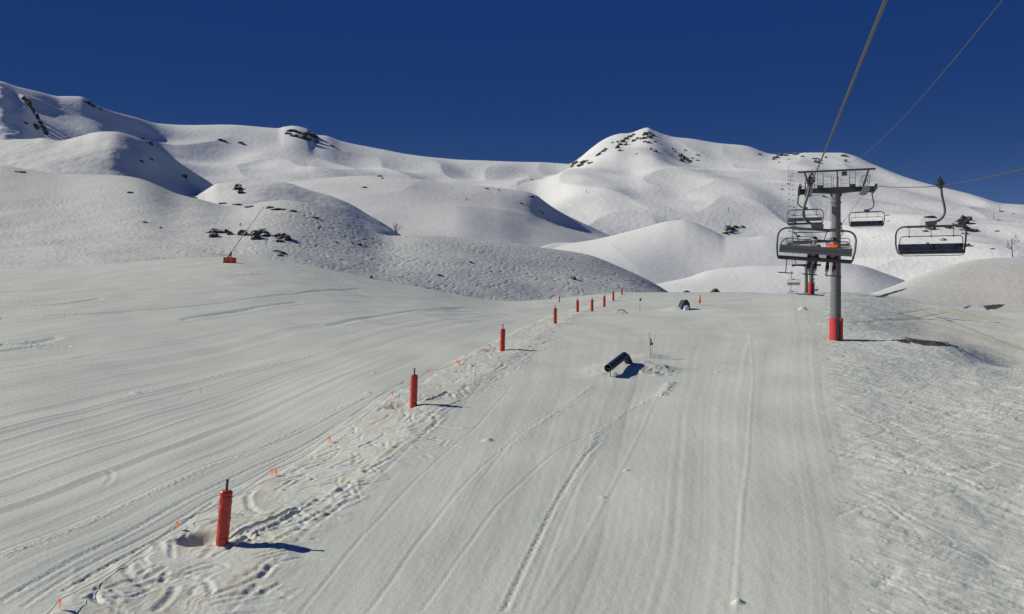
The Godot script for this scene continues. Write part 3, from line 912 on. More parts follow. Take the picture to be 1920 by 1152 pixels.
func build_rocks():
	outcrop("dark split rock leftmost of the row above the snow gun", [[404, 437, 26, 10], [400, 444, 16, 10], [424, 437, 12, 9], [432, 440, 10, 8]], 3)
	outcrop("small dark boulder just left of the bushy rock above the snow gun", [[456, 440, 17, 12]], 17)
	outcrop("largest dark rock with a bare bush above the snow gun", [[489, 441, 34, 12], [480, 447, 18, 12], [476, 437, 12, 6]], 23)
	outcrop("dark rock rightmost of the row above the snow gun", [[533, 448, 25, 12], [522, 443, 14, 7], [524, 453, 12, 6]], 31)
	outcrop("low thin rock band below the row of rocks on the left hillside", [[518, 471, 16, 3], [528, 474, 12, 3.5], [525, 479, 12, 2.5]], 37)
	outcrop("tiny scattered stones right of the rock row on the hillside", [[660, 457, 7, 3], [672, 459, 11, 4], [631, 455, 4, 3], [683, 460, 4, 3]], 41)
	outcrop("dark stone with a blue shadow above the red posts", [[1076, 524, 9, 8], [1072, 522, 6, 4]], 43)
	outcrop("small stones low on the tracked hillside in the middle", [[882, 492, 6, 3], [823, 516, 7, 3], [827, 517, 4, 2]], 47)
	outcrop("brown earth strip along the crest of the left hillside", [[420, 382, 18, 2.6], [444, 384, 16, 2.6], [470, 388, 24, 3], [506, 390, 14, 4], [523, 393, 26, 3], [548, 396, 14, 2.4], [590, 408, 14, 2.6], [360, 371, 22, 2]], 53)
	outcrop("small dark stones on the near left slope", [[271, 417, 8, 2.5], [300, 428, 7, 2.5], [243, 361, 12, 2.5], [34, 323, 22, 3]], 59)
	outcrop("dark rock on the snow spur left of centre", [[446, 355, 16, 10], [452, 362, 12, 7], [446, 347, 9, 3]], 61)
	outcrop("single dark boulder in the shaded flank of the left hump", [[345, 332, 10, 6]], 67)
	outcrop("two dark stones high in the shaded hump at left", [[265, 303, 6, 4], [283, 299, 7, 3]], 71)
	outcrop("dark rocky edge on the crest of the left hump", [[264, 260, 14, 3], [277, 267, 14, 3.5], [283, 271, 8, 3]], 73)
	outcrop("black rocky rib at the far left below the skyline", [[44, 186, 8, 9], [52, 196, 10, 14], [60, 208, 8, 12], [68, 222, 8, 14], [74, 234, 10, 14], [66, 238, 14, 10], [80, 245, 14, 16], [84, 252, 9, 12], [48, 231, 7, 4]], 79)
	outcrop("dark rock on the left skyline", [[164, 194, 13, 8], [172, 199, 12, 6], [187, 205, 9, 4]], 83)
	outcrop("rocky knoll on the skyline left of centre", [[548, 246, 22, 5], [566, 251, 26, 6], [540, 251, 12, 4], [552, 255, 14, 5], [566, 258, 18, 7], [582, 254, 18, 8], [592, 259, 10, 7], [594, 266, 9, 6], [576, 262, 16, 6], [622, 274, 9, 4], [578, 246, 9, 3]], 89)
	outcrop("two low rocks below the left skyline", [[412, 263, 9, 5], [419, 265, 12, 4]], 97)
	outcrop("low rock right of two rocks below the left skyline", [[450, 268, 9, 4], [456, 271, 9, 3]], 101)
	outcrop("small stones across the left mountain face", [[683, 352, 9, 4], [712, 331, 9, 4], [717, 335, 6, 3], [997, 338, 6, 3]], 103)
	outcrop("stones along the edge of the central spur", [[913, 354, 9, 3], [935, 357, 5, 2], [976, 381, 7, 2.5], [1012, 396, 7, 3], [1018, 400, 5, 3], [995, 369, 14, 3], [1027, 413, 12, 2]], 107)
	outcrop("dark ledge on the saddle left of the white peak", [[1080, 307, 16, 9], [1090, 311, 14, 6], [1098, 304, 18, 6], [1108, 306, 14, 4], [1074, 313, 10, 4]], 109)
	outcrop("streaked rock face on the left flank of the white peak", [[1122, 291, 12, 6], [1130, 285, 11, 5], [1136, 281, 7, 6], [1158, 278, 9, 8], [1163, 272, 8, 7], [1168, 266, 9, 8], [1174, 261, 9, 7], [1180, 257, 9, 6], [1186, 254, 9, 4], [1172, 272, 11, 4], [1188, 265, 8, 5], [1194, 261, 8, 4], [1161, 283, 8, 4], [1148, 268, 5, 3], [1159, 267, 4, 5]], 113, 0.75)
	outcrop("rocky summit of the white peak", [[1210, 253, 10, 9], [1216, 250, 9, 6], [1208, 260, 9, 6], [1218, 258, 11, 7], [1224, 254, 7, 6], [1201, 261, 5, 5], [1216, 268, 8, 5], [1228, 266, 7, 4], [1220, 280, 5, 5], [1228, 284, 11, 4], [1210, 266, 8, 3], [1194, 289, 6, 2]], 127)
	outcrop("dark rock patch right of the white summit", [[1276, 293, 11, 9], [1282, 298, 12, 10], [1278, 302, 10, 7], [1288, 301, 7, 8], [1292, 304, 7, 5], [1260, 279, 6, 4], [1266, 285, 4, 4], [1298, 297, 5, 3], [1308, 291, 7, 3], [1284, 282, 5, 3], [1308, 301, 8, 2]], 131)
	outcrop("rocks on the skyline left of the lift line", [[1455, 296, 12, 6], [1462, 292, 10, 6], [1472, 292, 9, 7], [1450, 299, 6, 6], [1424, 290, 7, 4], [1480, 299, 5, 2], [1461, 305, 4, 3]], 137)
	outcrop("rocky bumps on the skyline above the lift pylon", [[1493, 290, 10, 7], [1504, 294, 6, 4], [1532, 305, 12, 8], [1530, 298, 14, 3], [1549, 296, 4, 5], [1583, 293, 12, 5], [1586, 303, 6, 7], [1538, 301, 6, 4]], 139)
	outcrop("small rocks on the slope behind the lift pylon", [[1545, 369, 7, 4], [1466, 355, 6, 2.5], [1478, 345, 5, 2.5], [1665, 404, 8, 2.5], [1666, 415, 5, 2]], 149)
	outcrop("craggy rocks behind the empty right chair", [[1806, 418, 20, 20], [1814, 413, 16, 12], [1800, 425, 22, 14], [1812, 432, 24, 10], [1747, 430, 14, 12], [1735, 434, 9, 5], [1780, 428, 14, 7], [1810, 439, 14, 4], [1830, 433, 11, 7], [1745, 408, 22, 5], [1870, 434, 8, 3], [1770, 451, 9, 6], [1740, 457, 5, 4], [1815, 463, 18, 9], [1862, 467, 7, 3]], 151)
	outcrop("dark rock under the white marker pole right of the hump", [[1365, 432, 13, 14], [1372, 430, 12, 8], [1380, 427, 10, 6], [1391, 426, 10, 5], [1360, 438, 10, 6], [1383, 438, 4, 3], [1368, 436, 12, 8]], 157)
	outcrop("earthy stones at the far right slope", [[1877, 397, 9, 3], [1900, 401, 6, 2], [1872, 413, 8, 2]], 163)

# ------------------------------------------------------------------ bare earth
func patch(label: String, list: Array, called := "bare_ground", m: Material = null):
	# an irregular low mat of earth lying on the snow: outline in the photograph, set down on the terrain
	var c := Vector2.ZERO
	for q in list: c += Vector2(q[0], q[1])
	c /= list.size()
	var c0 := hit(c.x, c.y)
	var st := mb()
	var out := []
	var n := list.size()
	for i in n:
		var a := Vector2(list[i][0], list[i][1])
		var b := Vector2(list[(i + 1) % n][0], list[(i + 1) % n][1])
		for k in 4:
			var p := a.lerp(b, k / 4.0)
			p += (p - c) * 0.16 * N1.get_noise_2d(p.x * 0.9, p.y * 2.0)
			out.append(p)
	var rings := 4
	var lift_up := 0.05
	var prev := []
	for r in rings + 1:
		var f := 1.0 - float(r) / rings
		var cur := []
		for p in out:
			var q: Vector2 = c + (p - c) * f
			var w := hit(q.x, q.y)
			w.y += lift_up * minf(1.0, (1.0 - f) * 4.0 - 0.4) + 0.05 * N1.get_noise_2d(w.x * 3.0, w.z * 3.0)
			cur.append(w)
		if r > 0:
			for i in out.size():
				var i2 := (i + 1) % out.size()
				for q in [[prev[i], prev[i2], cur[i2]], [prev[i], cur[i2], cur[i]]]:
					var nn: Vector3 = (q[2] - q[0]).cross(q[1] - q[0])
					if nn.length() < 1e-8: continue
					nn = nn.normalized()
					if nn.y < 0: nn = -nn
					tri(st, q[0] - c0, q[1] - c0, q[2] - c0, nn, nn, nn)
		prev = cur
	var o := structure(called, label, st.commit(), m if m else M.earth)
	o.position = c0

# ------------------------------------------------------------------ bodies
func sdf_body(prims: Array, cell: float, k: float) -> ArrayMesh:
	var lo := Vector3.ONE * 1e9
	var hi := -lo
	for p in prims:
		for e in [0, 1]:
			var r: Vector3 = Vector3.ONE * (p[2 + e] + 2.0 * cell + k)
			lo = lo.min(p[e] - r); hi = hi.max(p[e] + r)
	var n := Vector3i(((hi - lo) / cell).ceil()) + Vector3i.ONE
	var D := PackedFloat32Array(); D.resize(n.x * n.y * n.z); D.fill(1.0)
	for p in prims:
		var a: Vector3 = p[0]; var b: Vector3 = p[1]
		var rr := maxf(p[2], p[3]) + k + 2.0 * cell
		var l0 := Vector3i((a.min(b) - Vector3.ONE * rr - lo) / cell).clamp(Vector3i.ZERO, n - Vector3i.ONE)
		var l1 := (Vector3i((a.max(b) + Vector3.ONE * rr - lo) / cell) + Vector3i.ONE).clamp(Vector3i.ZERO, n - Vector3i.ONE)
		var ab := b - a
		var den := maxf(ab.length_squared(), 1e-9)
		for z in range(l0.z, l1.z + 1):
			for y in range(l0.y, l1.y + 1):
				for x in range(l0.x, l1.x + 1):
					var q := lo + Vector3(x, y, z) * cell
					var t := clampf((q - a).dot(ab) / den, 0.0, 1.0)
					var d := q.distance_to(a + ab * t) - lerpf(p[2], p[3], t)
					var i := (z * n.y + y) * n.x + x
					var h := maxf(k - absf(D[i] - d), 0.0) / k
					D[i] = minf(D[i], d) - h * h * k * 0.25
	var vid := {}
	var V := PackedVector3Array(); var C := PackedColorArray(); var idx := PackedInt32Array()
	for z in n.z - 1:
		for y in n.y - 1:
			for x in n.x - 1:
				var c := []
				var neg := 0
				for o in 8:
					var v := D[((z + (o >> 2)) * n.y + y + ((o >> 1) & 1)) * n.x + x + (o & 1)]
					c.append(v)
					if v < 0.0: neg += 1
				if neg == 0 or neg == 8: continue
				var s := Vector3.ZERO; var cnt := 0
				for e in [[0, 1], [2, 3], [4, 5], [6, 7], [0, 2], [1, 3], [4, 6], [5, 7], [0, 4], [1, 5], [2, 6], [3, 7]]:
					var va: float = c[e[0]]; var vb: float = c[e[1]]
					if (va < 0.0) != (vb < 0.0):
						var t := va / (va - vb)
						var pa := Vector3(e[0] & 1, (e[0] >> 1) & 1, e[0] >> 2); var pb := Vector3(e[1] & 1, (e[1] >> 1) & 1, e[1] >> 2)
						s += pa.lerp(pb, t); cnt += 1
				var w := lo + (Vector3(x, y, z) + s / cnt) * cell
				vid[Vector3i(x, y, z)] = V.size()
				V.append(w)
				var best := 1e9; var col := Color.WHITE
				for p in prims:
					var ab: Vector3 = p[1] - p[0]
					var t := clampf((w - p[0]).dot(ab) / maxf(ab.length_squared(), 1e-9), 0.0, 1.0)
					var d: float = w.distance_to(p[0] + ab * t) - lerpf(p[2], p[3], t)
					if d < best:
						best = d; col = p[4]
				C.append(col)
	var NM := PackedVector3Array(); NM.resize(V.size())
	for key in vid:
		for ax in 3:
			var e := Vector3i.ZERO; e[ax] = 1
			var u := Vector3i.ZERO; u[(ax + 1) % 3] = 1
			var v := Vector3i.ZERO; v[(ax + 2) % 3] = 1
			var q: Vector3i = key
			if not (vid.has(q - u) and vid.has(q - v) and vid.has(q - u - v)): continue
			var q2 := q + e
			if q2[ax] >= n[ax]: continue
			var da := D[(q.z * n.y + q.y) * n.x + q.x]; var db := D[(q2.z * n.y + q2.y) * n.x + q2.x]
			if (da < 0.0) == (db < 0.0): continue
			var f := [vid[q - u - v], vid[q - v], vid[q], vid[q - u]]
			var nn := Vector3(e) if da < 0.0 else -Vector3(e)
			if (V[f[2]] - V[f[0]]).cross(V[f[1]] - V[f[0]]).dot(nn) < 0.0: f.reverse()
			idx.append_array([f[0], f[1], f[2], f[0], f[2], f[3]])
			var fn := (V[f[2]] - V[f[0]]).cross(V[f[1]] - V[f[0]])
			for g in f: NM[g] += fn
	for i in NM.size(): NM[i] = NM[i].normalized()
	var arr := []; arr.resize(Mesh.ARRAY_MAX)
	arr[Mesh.ARRAY_VERTEX] = V; arr[Mesh.ARRAY_NORMAL] = NM; arr[Mesh.ARRAY_COLOR] = C; arr[Mesh.ARRAY_INDEX] = idx
	var me := ArrayMesh.new()
	me.add_surface_from_arrays(Mesh.PRIMITIVE_TRIANGLES, arr)
	return me

func seated_person(label: String, xf: Transform3D, jacket: Color, trousers: Color, hat: Color, band: Color):
	var o := thing("person", label, "person", xf.origin, "", xf.basis)
	var skin := Color(0.45, 0.27, 0.19)
	var glove := Color(0.03, 0.03, 0.035)
	var boot := Color(0.035, 0.035, 0.04)
	var pr := [
		[Vector3(-0.09, 0.10, 0.02), Vector3(0.09, 0.10, 0.02), 0.14, 0.14, trousers],
		[Vector3(0, 0.17, 0.02), Vector3(0, 0.36, 0.03), 0.165, 0.18, jacket],
		[Vector3(-0.10, 0.43, 0.03), Vector3(0.10, 0.43, 0.03), 0.145, 0.145, jacket],
		[Vector3(-0.16, 0.52, 0.02), Vector3(0.16, 0.52, 0.02), 0.075, 0.075, jacket],
		[Vector3(0, 0.54, 0.01), Vector3(0, 0.63, -0.01), 0.075, 0.062, jacket],
		[Vector3(0, 0.74, -0.015), Vector3(0, 0.78, -0.005), 0.092, 0.098, skin],
		[Vector3(0, 0.69, -0.05), Vector3(0, 0.70, -0.045), 0.055, 0.055, skin],
		[Vector3(0, 0.745, -0.108), Vector3(0, 0.73, -0.122), 0.016, 0.016, skin]]
	for s in [-1.0, 1.0]:
		pr.append([Vector3(0.10 * s, 0.10, 0.0), Vector3(0.13 * s, 0.09, -0.46), 0.105, 0.075, trousers])
		pr.append([Vector3(0.13 * s, 0.09, -0.46), Vector3(0.13 * s, -0.32, -0.44), 0.072, 0.06, trousers])
		pr.append([Vector3(0.13 * s, -0.26, -0.44), Vector3(0.13 * s, -0.42, -0.45), 0.075, 0.065, boot])
		pr.append([Vector3(0.13 * s, -0.42, -0.42), Vector3(0.13 * s, -0.43, -0.62), 0.06, 0.048, boot])
		pr.append([Vector3(0.19 * s, 0.51, 0.02), Vector3(0.27 * s, 0.27, -0.03), 0.07, 0.055, jacket])
		pr.append([Vector3(0.27 * s, 0.27, -0.03), Vector3(0.19 * s, 0.24, -0.28), 0.054, 0.04, jacket])
		pr.append([Vector3(0.19 * s, 0.24, -0.29), Vector3(0.17 * s, 0.22, -0.35), 0.036, 0.034, glove])
		for fi in 4:   # curled gloved fingers and a thumb
			var bx: float = 0.145 * s + s * fi * 0.018
			pr.append([Vector3(bx, 0.225, -0.36), Vector3(bx, 0.19, -0.40 + 0.005 * absf(fi - 1.5)), 0.009, 0.008, glove])
		pr.append([Vector3(0.15 * s, 0.235, -0.33), Vector3(0.13 * s, 0.215, -0.375), 0.010, 0.009, glove])
	var body := MeshInstance3D.new()
	body.name = "body"
	body.mesh = sdf_body(pr, 0.018, 0.03)
	body.material_override = M.cloth
	o.add_child(body, true)
	var st := mb()
	var cz := Vector3(0, 0.775, -0.005)
	for v in 7:
		for u in 16:
			var qs := []
			for e in [[v, u], [v, u + 1], [v + 1, u + 1], [v + 1, u]]:
				var th: float = PI * 0.62 * e[0] / 7.0
				var ph: float = TAU * e[1] / 16.0
				qs.append(Vector3(sin(th) * cos(ph), cos(th), sin(th) * sin(ph)))
			var R := Vector3(0.118, 0.122, 0.132)
			tri(st, cz + qs[0] * R, cz + qs[1] * R, cz + qs[2] * R, qs[0], qs[1], qs[2])
			tri(st, cz + qs[0] * R, cz + qs[2] * R, cz + qs[3] * R, qs[0], qs[2], qs[3])
	var hm := part("helmet", st, mat(hat, 0.4), o)
	if band.a > 0.5:
		var sb := mb()
		var pts := []
		for k in 17:
			var a := PI * (0.02 + 0.96 * k / 16.0)
			pts.append(cz + Vector3(cos(a) * 0.122, -0.02 - 0.01 * sin(a), sin(a) * 0.136))
		tube(sb, pts, 0.014, 6)
		part("goggle_strap", sb, mat(band, 0.6), hm)

func ski(label: String, xf: Transform3D, col: Color):
	var st := mb()
	var prev := []
	var top := []
	for k in 15:
		var t := -0.75 + 1.7 * k / 14.0
		var y := 0.16 * pow(maxf(t - 0.72, 0.0) / 0.23, 2.0) * 0.5
		var w := 0.045 - 0.012 * cos(t * 2.2) - (0.02 if k == 14 else 0.0)
		top.append([Vector3(-w, y, -t), Vector3(w, y, -t)])
	for k in 14:
		var a: Vector3 = top[k][0]; var b: Vector3 = top[k][1]; var c: Vector3 = top[k + 1][1]; var d: Vector3 = top[k + 1][0]
		var dn := Vector3(0, -0.014, 0)
		quad(st, a, b, c, d, Vector3.UP)
		quad(st, a + dn, b + dn, c + dn, d + dn, Vector3.DOWN)
		quad(st, a, d, d + dn, a + dn, Vector3.LEFT)
		quad(st, b, c, c + dn, b + dn, Vector3.RIGHT)
	var o := thing("ski", label, "ski", xf.origin, "skis on the chairlift riders", xf.basis)
	part("blade", st, mat(col, 0.35), o)
	var s2 := mb()
	box(s2, Vector3(0, 0.025, 0.14), Vector3(0.07, 0.05, 0.09))
	box(s2, Vector3(0, 0.02, -0.17), Vector3(0.07, 0.04, 0.07))
	part("binding", s2, M.dark_metal, o)

# ------------------------------------------------------------------ chairlift
# origin at the rope; local x to the right, chair faces -z
func make_chair(label: String, lowered: bool, detail: int, backside: bool) -> Node3D:
	var o := thing("chairlift_chair", label, "chairlift chair", Vector3.ZERO, "empty chairlift chairs on the line")
	var cx := 0.42
	var W := 1.47
	var low := 0.0 if backside else 0.11
	var sd := 8 if detail > 1 else 5
	var g := mb()
	box(g, Vector3(0, 0.02, 0), Vector3(0.20, 0.22, 0.55))
	box(g, Vector3(0.02, 0.16, -0.05), Vector3(0.16, 0.16, 0.30), Basis(Vector3.FORWARD, 0.3))
	box(g, Vector3(0.03, 0.05, 0.3), Vector3(0.30, 0.07, 0.12))
	if detail > 1:
		for s in [-1.0, 1.0]:
			cyl(g, Vector3(0.03, 0.07, 0.22 * s), Vector3(0.13, 0.07, 0.22 * s), 0.085, 12)
		box(g, Vector3(0.10, 0.30, -0.06), Vector3(0.05, 0.26, 0.10), Basis(Vector3.FORWARD, -0.5))
		box(g, Vector3(-0.02, 0.27, 0.06), Vector3(0.07, 0.22, 0.08), Basis(Vector3.FORWARD, 0.35))
	part("grip", g, M.dark_metal, o)
	var hs := mb()
	tube(hs, smooth_path([Vector3(0, -0.05, 0), Vector3(-0.03, -0.4, 0.0), Vector3(-0.11, -0.8, 0.02), Vector3(-0.16, -1.1, 0.03), Vector3(-0.13, -1.32, 0.03), Vector3(0.0, -1.52, 0.02), Vector3(0.2, -1.63, 0.0), Vector3(cx + 0.1, -1.66, 0)], 4), 0.054, sd)
	part("hanger", hs, M.galv, o)
	var br := mb()
	box(br, Vector3(cx, -1.70, 0), Vector3(0.46, 0.15, 0.24))
	box(br, Vector3(cx, -1.82, 0), Vector3(0.30, 0.10, 0.18))
	part("suspension_bracket", br, M.galv, o)
	var fr := mb()
	var R := 0.36
	var loop := [Vector3(cx - (W - 0.14), -3.05, -0.30), Vector3(cx - (W - 0.10), -3.06, 0.0), Vector3(cx - (W - 0.06), -2.95, 0.20), Vector3(cx - (W - 0.01), -2.62, 0.24), Vector3(cx - W, -2.2, 0.12)]
	for k in 7:
		var a := PI - k * PI / 12.0
		loop.append(Vector3(cx - W + R + cos(a) * R, -2.2 + sin(a) * R, 0.05))
	for k in 7:
		var a := PI / 2 - k * PI / 12.0
		loop.append(Vector3(cx + W - R + cos(a) * R, -2.2 + sin(a) * R, 0.05))
	loop.append_array([Vector3(cx + W, -2.2, 0.12), Vector3(cx + (W - 0.01), -2.62, 0.24), Vector3(cx + (W - 0.06), -2.95, 0.20), Vector3(cx + (W - 0.10), -3.06, 0.0), Vector3(cx + (W - 0.14), -3.05, -0.30)])
	tube(fr, loop, 0.040, sd)
	part("frame", fr, M.galv, o)
	var tb := mb()
	box(tb, Vector3(cx + 0.05, -1.845, 0.05), Vector3(1.9, 0.10, 0.075))
	part("cross_beam", tb, M.galv, o)
	# backrest
	if detail > 1:
		var bk := mb()
		box(bk, Vector3(cx, -2.685 - low, 0.225), Vector3((2.0 * W - 0.22), 0.30, 0.03), Basis(Vector3.RIGHT, 0.12))
		box(bk, Vector3(cx, -2.60 - low, 0.252), Vector3((2.0 * W - 0.22), 0.05, 0.03), Basis(Vector3.RIGHT, 0.12))
		box(bk, Vector3(cx, -2.78 - low, 0.246), Vector3((2.0 * W - 0.22), 0.05, 0.03), Basis(Vector3.RIGHT, 0.12))
		part("back_shell", bk, M.shell, o)
		for k in 6:
			var sx := cx - (W - 0.12) + (k + 0.5) * (W - 0.12) / 3.0
			var bp := mb()
			box(bp, Vector3(sx, -2.68 - low, 0.175), Vector3(((W - 0.12) / 3.0 - 0.02), 0.31, 0.06), Basis(Vector3.RIGHT, 0.12))
			part("back_cushion", bp, M.navy, o)
			var sp := mb()
			box(sp, Vector3(sx, -3.00, -0.13), Vector3(((W - 0.12) / 3.0 - 0.02), 0.09, 0.52), Basis(Vector3.RIGHT, 0.06))
			part("seat_cushion", sp, M.navy, o)
		var sb := mb()
		box(sb, Vector3(cx, -3.075, -0.10), Vector3((2.0 * W - 0.24), 0.05, 0.50), Basis(Vector3.RIGHT, 0.06))
		box(sb, Vector3(cx, -3.03, 0.17), Vector3((2.0 * W - 0.22), 0.13, 0.05))
		part("seat_pan", sb, M.black, o)
	else:
		var bp := mb()
		box(bp, Vector3(cx, -2.70 - low, 0.20), Vector3((2.0 * W - 0.22), 0.32, 0.08), Basis(Vector3.RIGHT, 0.12))
		part("backrest", bp, M.shell if backside else M.navy, o)
		var sp := mb()
		box(sp, Vector3(cx, -3.02, -0.10), Vector3((2.0 * W - 0.24), 0.13, 0.56))
		part("seat", sp, M.black, o)
	# safety bar
	var b := mb()
	var bl := []
	if lowered:
		bl = [Vector3(cx - (W - 0.14), -2.62, 0.15), Vector3(cx - (W - 0.18), -2.40, 0.02), Vector3(cx - (W - 0.30), -2.26, -0.1)]
		bl.append_array([Vector3(cx, -2.24, -0.12), Vector3(cx + (W - 0.30), -2.26, -0.1), Vector3(cx + (W - 0.18), -2.40, 0.02), Vector3(cx + (W - 0.14), -2.62, 0.15)])
	else:
		bl = [Vector3(cx - (W - 0.14), -2.85, 0.1), Vector3(cx - (W - 0.16), -2.50, 0.0), Vector3(cx - (W - 0.18), -2.36, -0.05), Vector3(cx - (W - 0.26), -2.30, -0.06), Vector3(cx, -2.30, -0.06), Vector3(cx + (W - 0.26), -2.30, -0.06), Vector3(cx + (W - 0.18), -2.36, -0.05), Vector3(cx + (W - 0.16), -2.50, 0.0), Vector3(cx + (W - 0.14), -2.85, 0.1)]
	tube(b, bl, 0.02, 6)
	var bar := part("safety_bar", b, M.dark_metal, o)
	for x in [-0.92, 0.0, 0.92]:
		var fb := mb()
		if lowered:
			tube(fb, [Vector3(cx + x - 0.12, -2.95, -0.42), Vector3(cx + x - 0.12, -3.62, -0.52)], 0.018, 5)
			tube(fb, [Vector3(cx + x - 0.42, -3.62, -0.52), Vector3(cx + x + 0.18, -3.62, -0.52)], 0.024, 6)
		else:
			tube(fb, [Vector3(cx + x, -1.88, -0.02), Vector3(cx + x, -2.36, -0.08)], 0.014, 5)
			tube(fb, [Vector3(cx + x - 0.05, -2.31, -0.1), Vector3(cx + x + 0.05, -2.31, -0.1)], 0.03, 5)
		part("footrest", fb, M.dark_metal, bar)
	if not lowered:
		var lb := mb()
		tube(lb, [Vector3(cx - (W - 0.14), -3.02, -0.32), Vector3(cx - (W - 0.18), -3.16, -0.34), Vector3(cx - (W - 0.30), -3.21, -0.34), Vector3(cx + (W - 0.30), -3.21, -0.34), Vector3(cx + (W - 0.18), -3.16, -0.34), Vector3(cx + (W - 0.14), -3.02, -0.32)], 0.018, 6)
		part("lower_rail", lb, M.dark_metal, o)
	return o

func lift_basis(flip: bool) -> Basis:
	return Basis(Vector3.UP, -PSI + (PI if flip else 0.0))

# a pylon: origin at its foot on the lift's centre line, H to the crossarm; x across, -z up the hill
func make_pylon(label: String, at: Vector3, H: float, detail: int, arm := 2.9):
	var o := thing("lift_pylon", label, "lift pylon", at, "", lift_basis(false))
	var c := mb()
	tube(c, [Vector3(0, -1.0, 0), Vector3(0, H * 0.5, 0), Vector3(0, H - 0.3, 0)], 0.385, 24 if detail > 1 else 12, true, 0.345)
	var column := part("column", c, M.galv_col, o)
	if detail > 1:
		for yy in [H - 1.0, H - 3.1]:
			var f := mb()
			cyl(f, Vector3(0, yy - 0.05, 0), Vector3(0, yy + 0.05, 0), 0.41, 24)
			part("flange", f, M.galv_col, column)
		var ld := mb()
		for s in [-0.2, 0.2]:
			tube(ld, [Vector3(s, 0.6, -0.52), Vector3(s, H + 1.2, -0.50)], 0.02, 5)
		var y0 := 0.8
		while y0 < H:
			tube(ld, [Vector3(-0.2, y0, -0.52), Vector3(0.2, y0, -0.52)], 0.014, 4)
			y0 += 0.3
		part("ladder", ld, M.galv, o)
		var cb := mb()
		tube(cb, [Vector3(-0.42, 0.9, -0.05), Vector3(-0.41, H - 0.6, -0.05)], 0.02, 5)
		part("cable_duct", cb, M.galv, o)
	# safety padding, open towards the valley on its right
	if detail > 0:
		var p := mb()
		var n := 22
		var ro := 0.53; var ri := 0.42
		for k in n:
			var a0 := deg_to_rad(38.0 + 318.0 * k / n)
			var a1 := deg_to_rad(38.0 + 318.0 * (k + 1) / n)
			var d0 := Vector3(sin(a0), 0, cos(a0))
			var d1 := Vector3(sin(a1), 0, cos(a1))
			var yb := -0.25; var yt := 1.72
			for e in [[ro, 1.0], [ri, -1.0]]:
				tri(p, d0 * e[0] + Vector3(0, yb, 0), d1 * e[0] + Vector3(0, yb, 0), d1 * e[0] + Vector3(0, yt, 0), d0 * e[1], d1 * e[1], d1 * e[1])
				tri(p, d0 * e[0] + Vector3(0, yb, 0), d1 * e[0] + Vector3(0, yt, 0), d0 * e[0] + Vector3(0, yt, 0), d0 * e[1], d1 * e[1], d0 * e[1])
			quad(p, d0 * ri + Vector3(0, yt, 0), d1 * ri + Vector3(0, yt, 0), d1 * ro + Vector3(0, yt, 0), d0 * ro + Vector3(0, yt, 0), Vector3.UP)
			if k == 0 or k == n - 1:
				var d := d0 if k == 0 else d1
				var nn := (d0 - d1).normalized() if k == 0 else (d1 - d0).normalized()
				quad(p, d * ri + Vector3(0, yb, 0), d * ro + Vector3(0, yb, 0), d * ro + Vector3(0, yt, 0), d * ri + Vector3(0, yt, 0), nn)
		part("red_padding", p, M.red_mat, o)
	# crossarm
	var a := mb()
	for s in [-1.0, 1.0]:
		var pts := [Vector2(0, 0.24), Vector2(arm, 0.20), Vector2(arm, -0.10), Vector2(1.0, -0.20), Vector2(0.46, -0.26), Vector2(0.40, -0.5), Vector2(0, -0.5)]
		for k in pts.size():
			var u: Vector2 = pts[k]; var v: Vector2 = pts[(k + 1) % pts.size()]
			if absf(u.x) < 0.01 and absf(v.x) < 0.01: continue
			var nn := Vector3(-(v.y - u.y) * s, (v.x - u.x), 0).normalized()
			var mid := Vector3((u.x + v.x) * 0.5 * s, (u.y + v.y) * 0.5, 0)
			if nn.dot(mid - Vector3(s * 1.0, 0.02, 0)) < 0: nn = -nn
			quad(a, Vector3(u.x * s, H + u.y, -0.2), Vector3(v.x * s, H + v.y, -0.2), Vector3(v.x * s, H + v.y, 0.2), Vector3(u.x * s, H + u.y, 0.2), nn)
		for zz in [-0.2, 0.2]:
			for k in range(1, pts.size() - 1):
				var nz := Vector3(0, 0, signf(zz))
				tri(a, Vector3(0, H + pts[0].y, zz), Vector3(pts[k].x * s, H + pts[k].y, zz), Vector3(pts[k + 1].x * s, H + pts[k + 1].y, zz), nz, nz, nz)
	part("crossarm", a, M.dark_galv, o)
	# lifting frame above
	var lf := mb()
	box(lf, Vector3(0, H + 1.62, 0), Vector3(arm * 2.06, 0.14, 0.12))
	for s in [-1.0, 1.0]:
		cyl(lf, Vector3(2.05 * s, H + 0.2, 0), Vector3(2.45 * s, H + 1.56, 0), 0.075, 8)
	cyl(lf, Vector3(0.08, H + 0.2, 0), Vector3(0.08, H + 1.6, 0), 0.055, 8)
	part("lifting_frame", lf, M.dark_galv, o)
	for s in [-1.0, 1.0]:
		# the rope runs at the outer end of the arm, wheels under it
		var sh := mb()
		var nw := 6 if detail > 1 else 4
		var ln := 3.4 if detail > 1 else 2.6
		box(sh, Vector3(arm * s - 0.02 * s, H - 0.05, 0), Vector3(0.10, 0.16, ln))
		box(sh, Vector3((arm - 0.28) * s, H - 0.12, 0), Vector3(0.5, 0.26, 0.5))
		var assembly := part("sheave_assembly", sh, M.dark_galv, o)
		for k in nw:
			var wz := -ln / 2 + ln * (k + 0.5) / nw
			var w := mb()
			cyl(w, Vector3((arm - 0.05) * s, H + 0.02, wz), Vector3((arm + 0.07) * s, H + 0.02, wz), 0.21, 16)
			part("sheave_wheel", w, M.black, assembly)
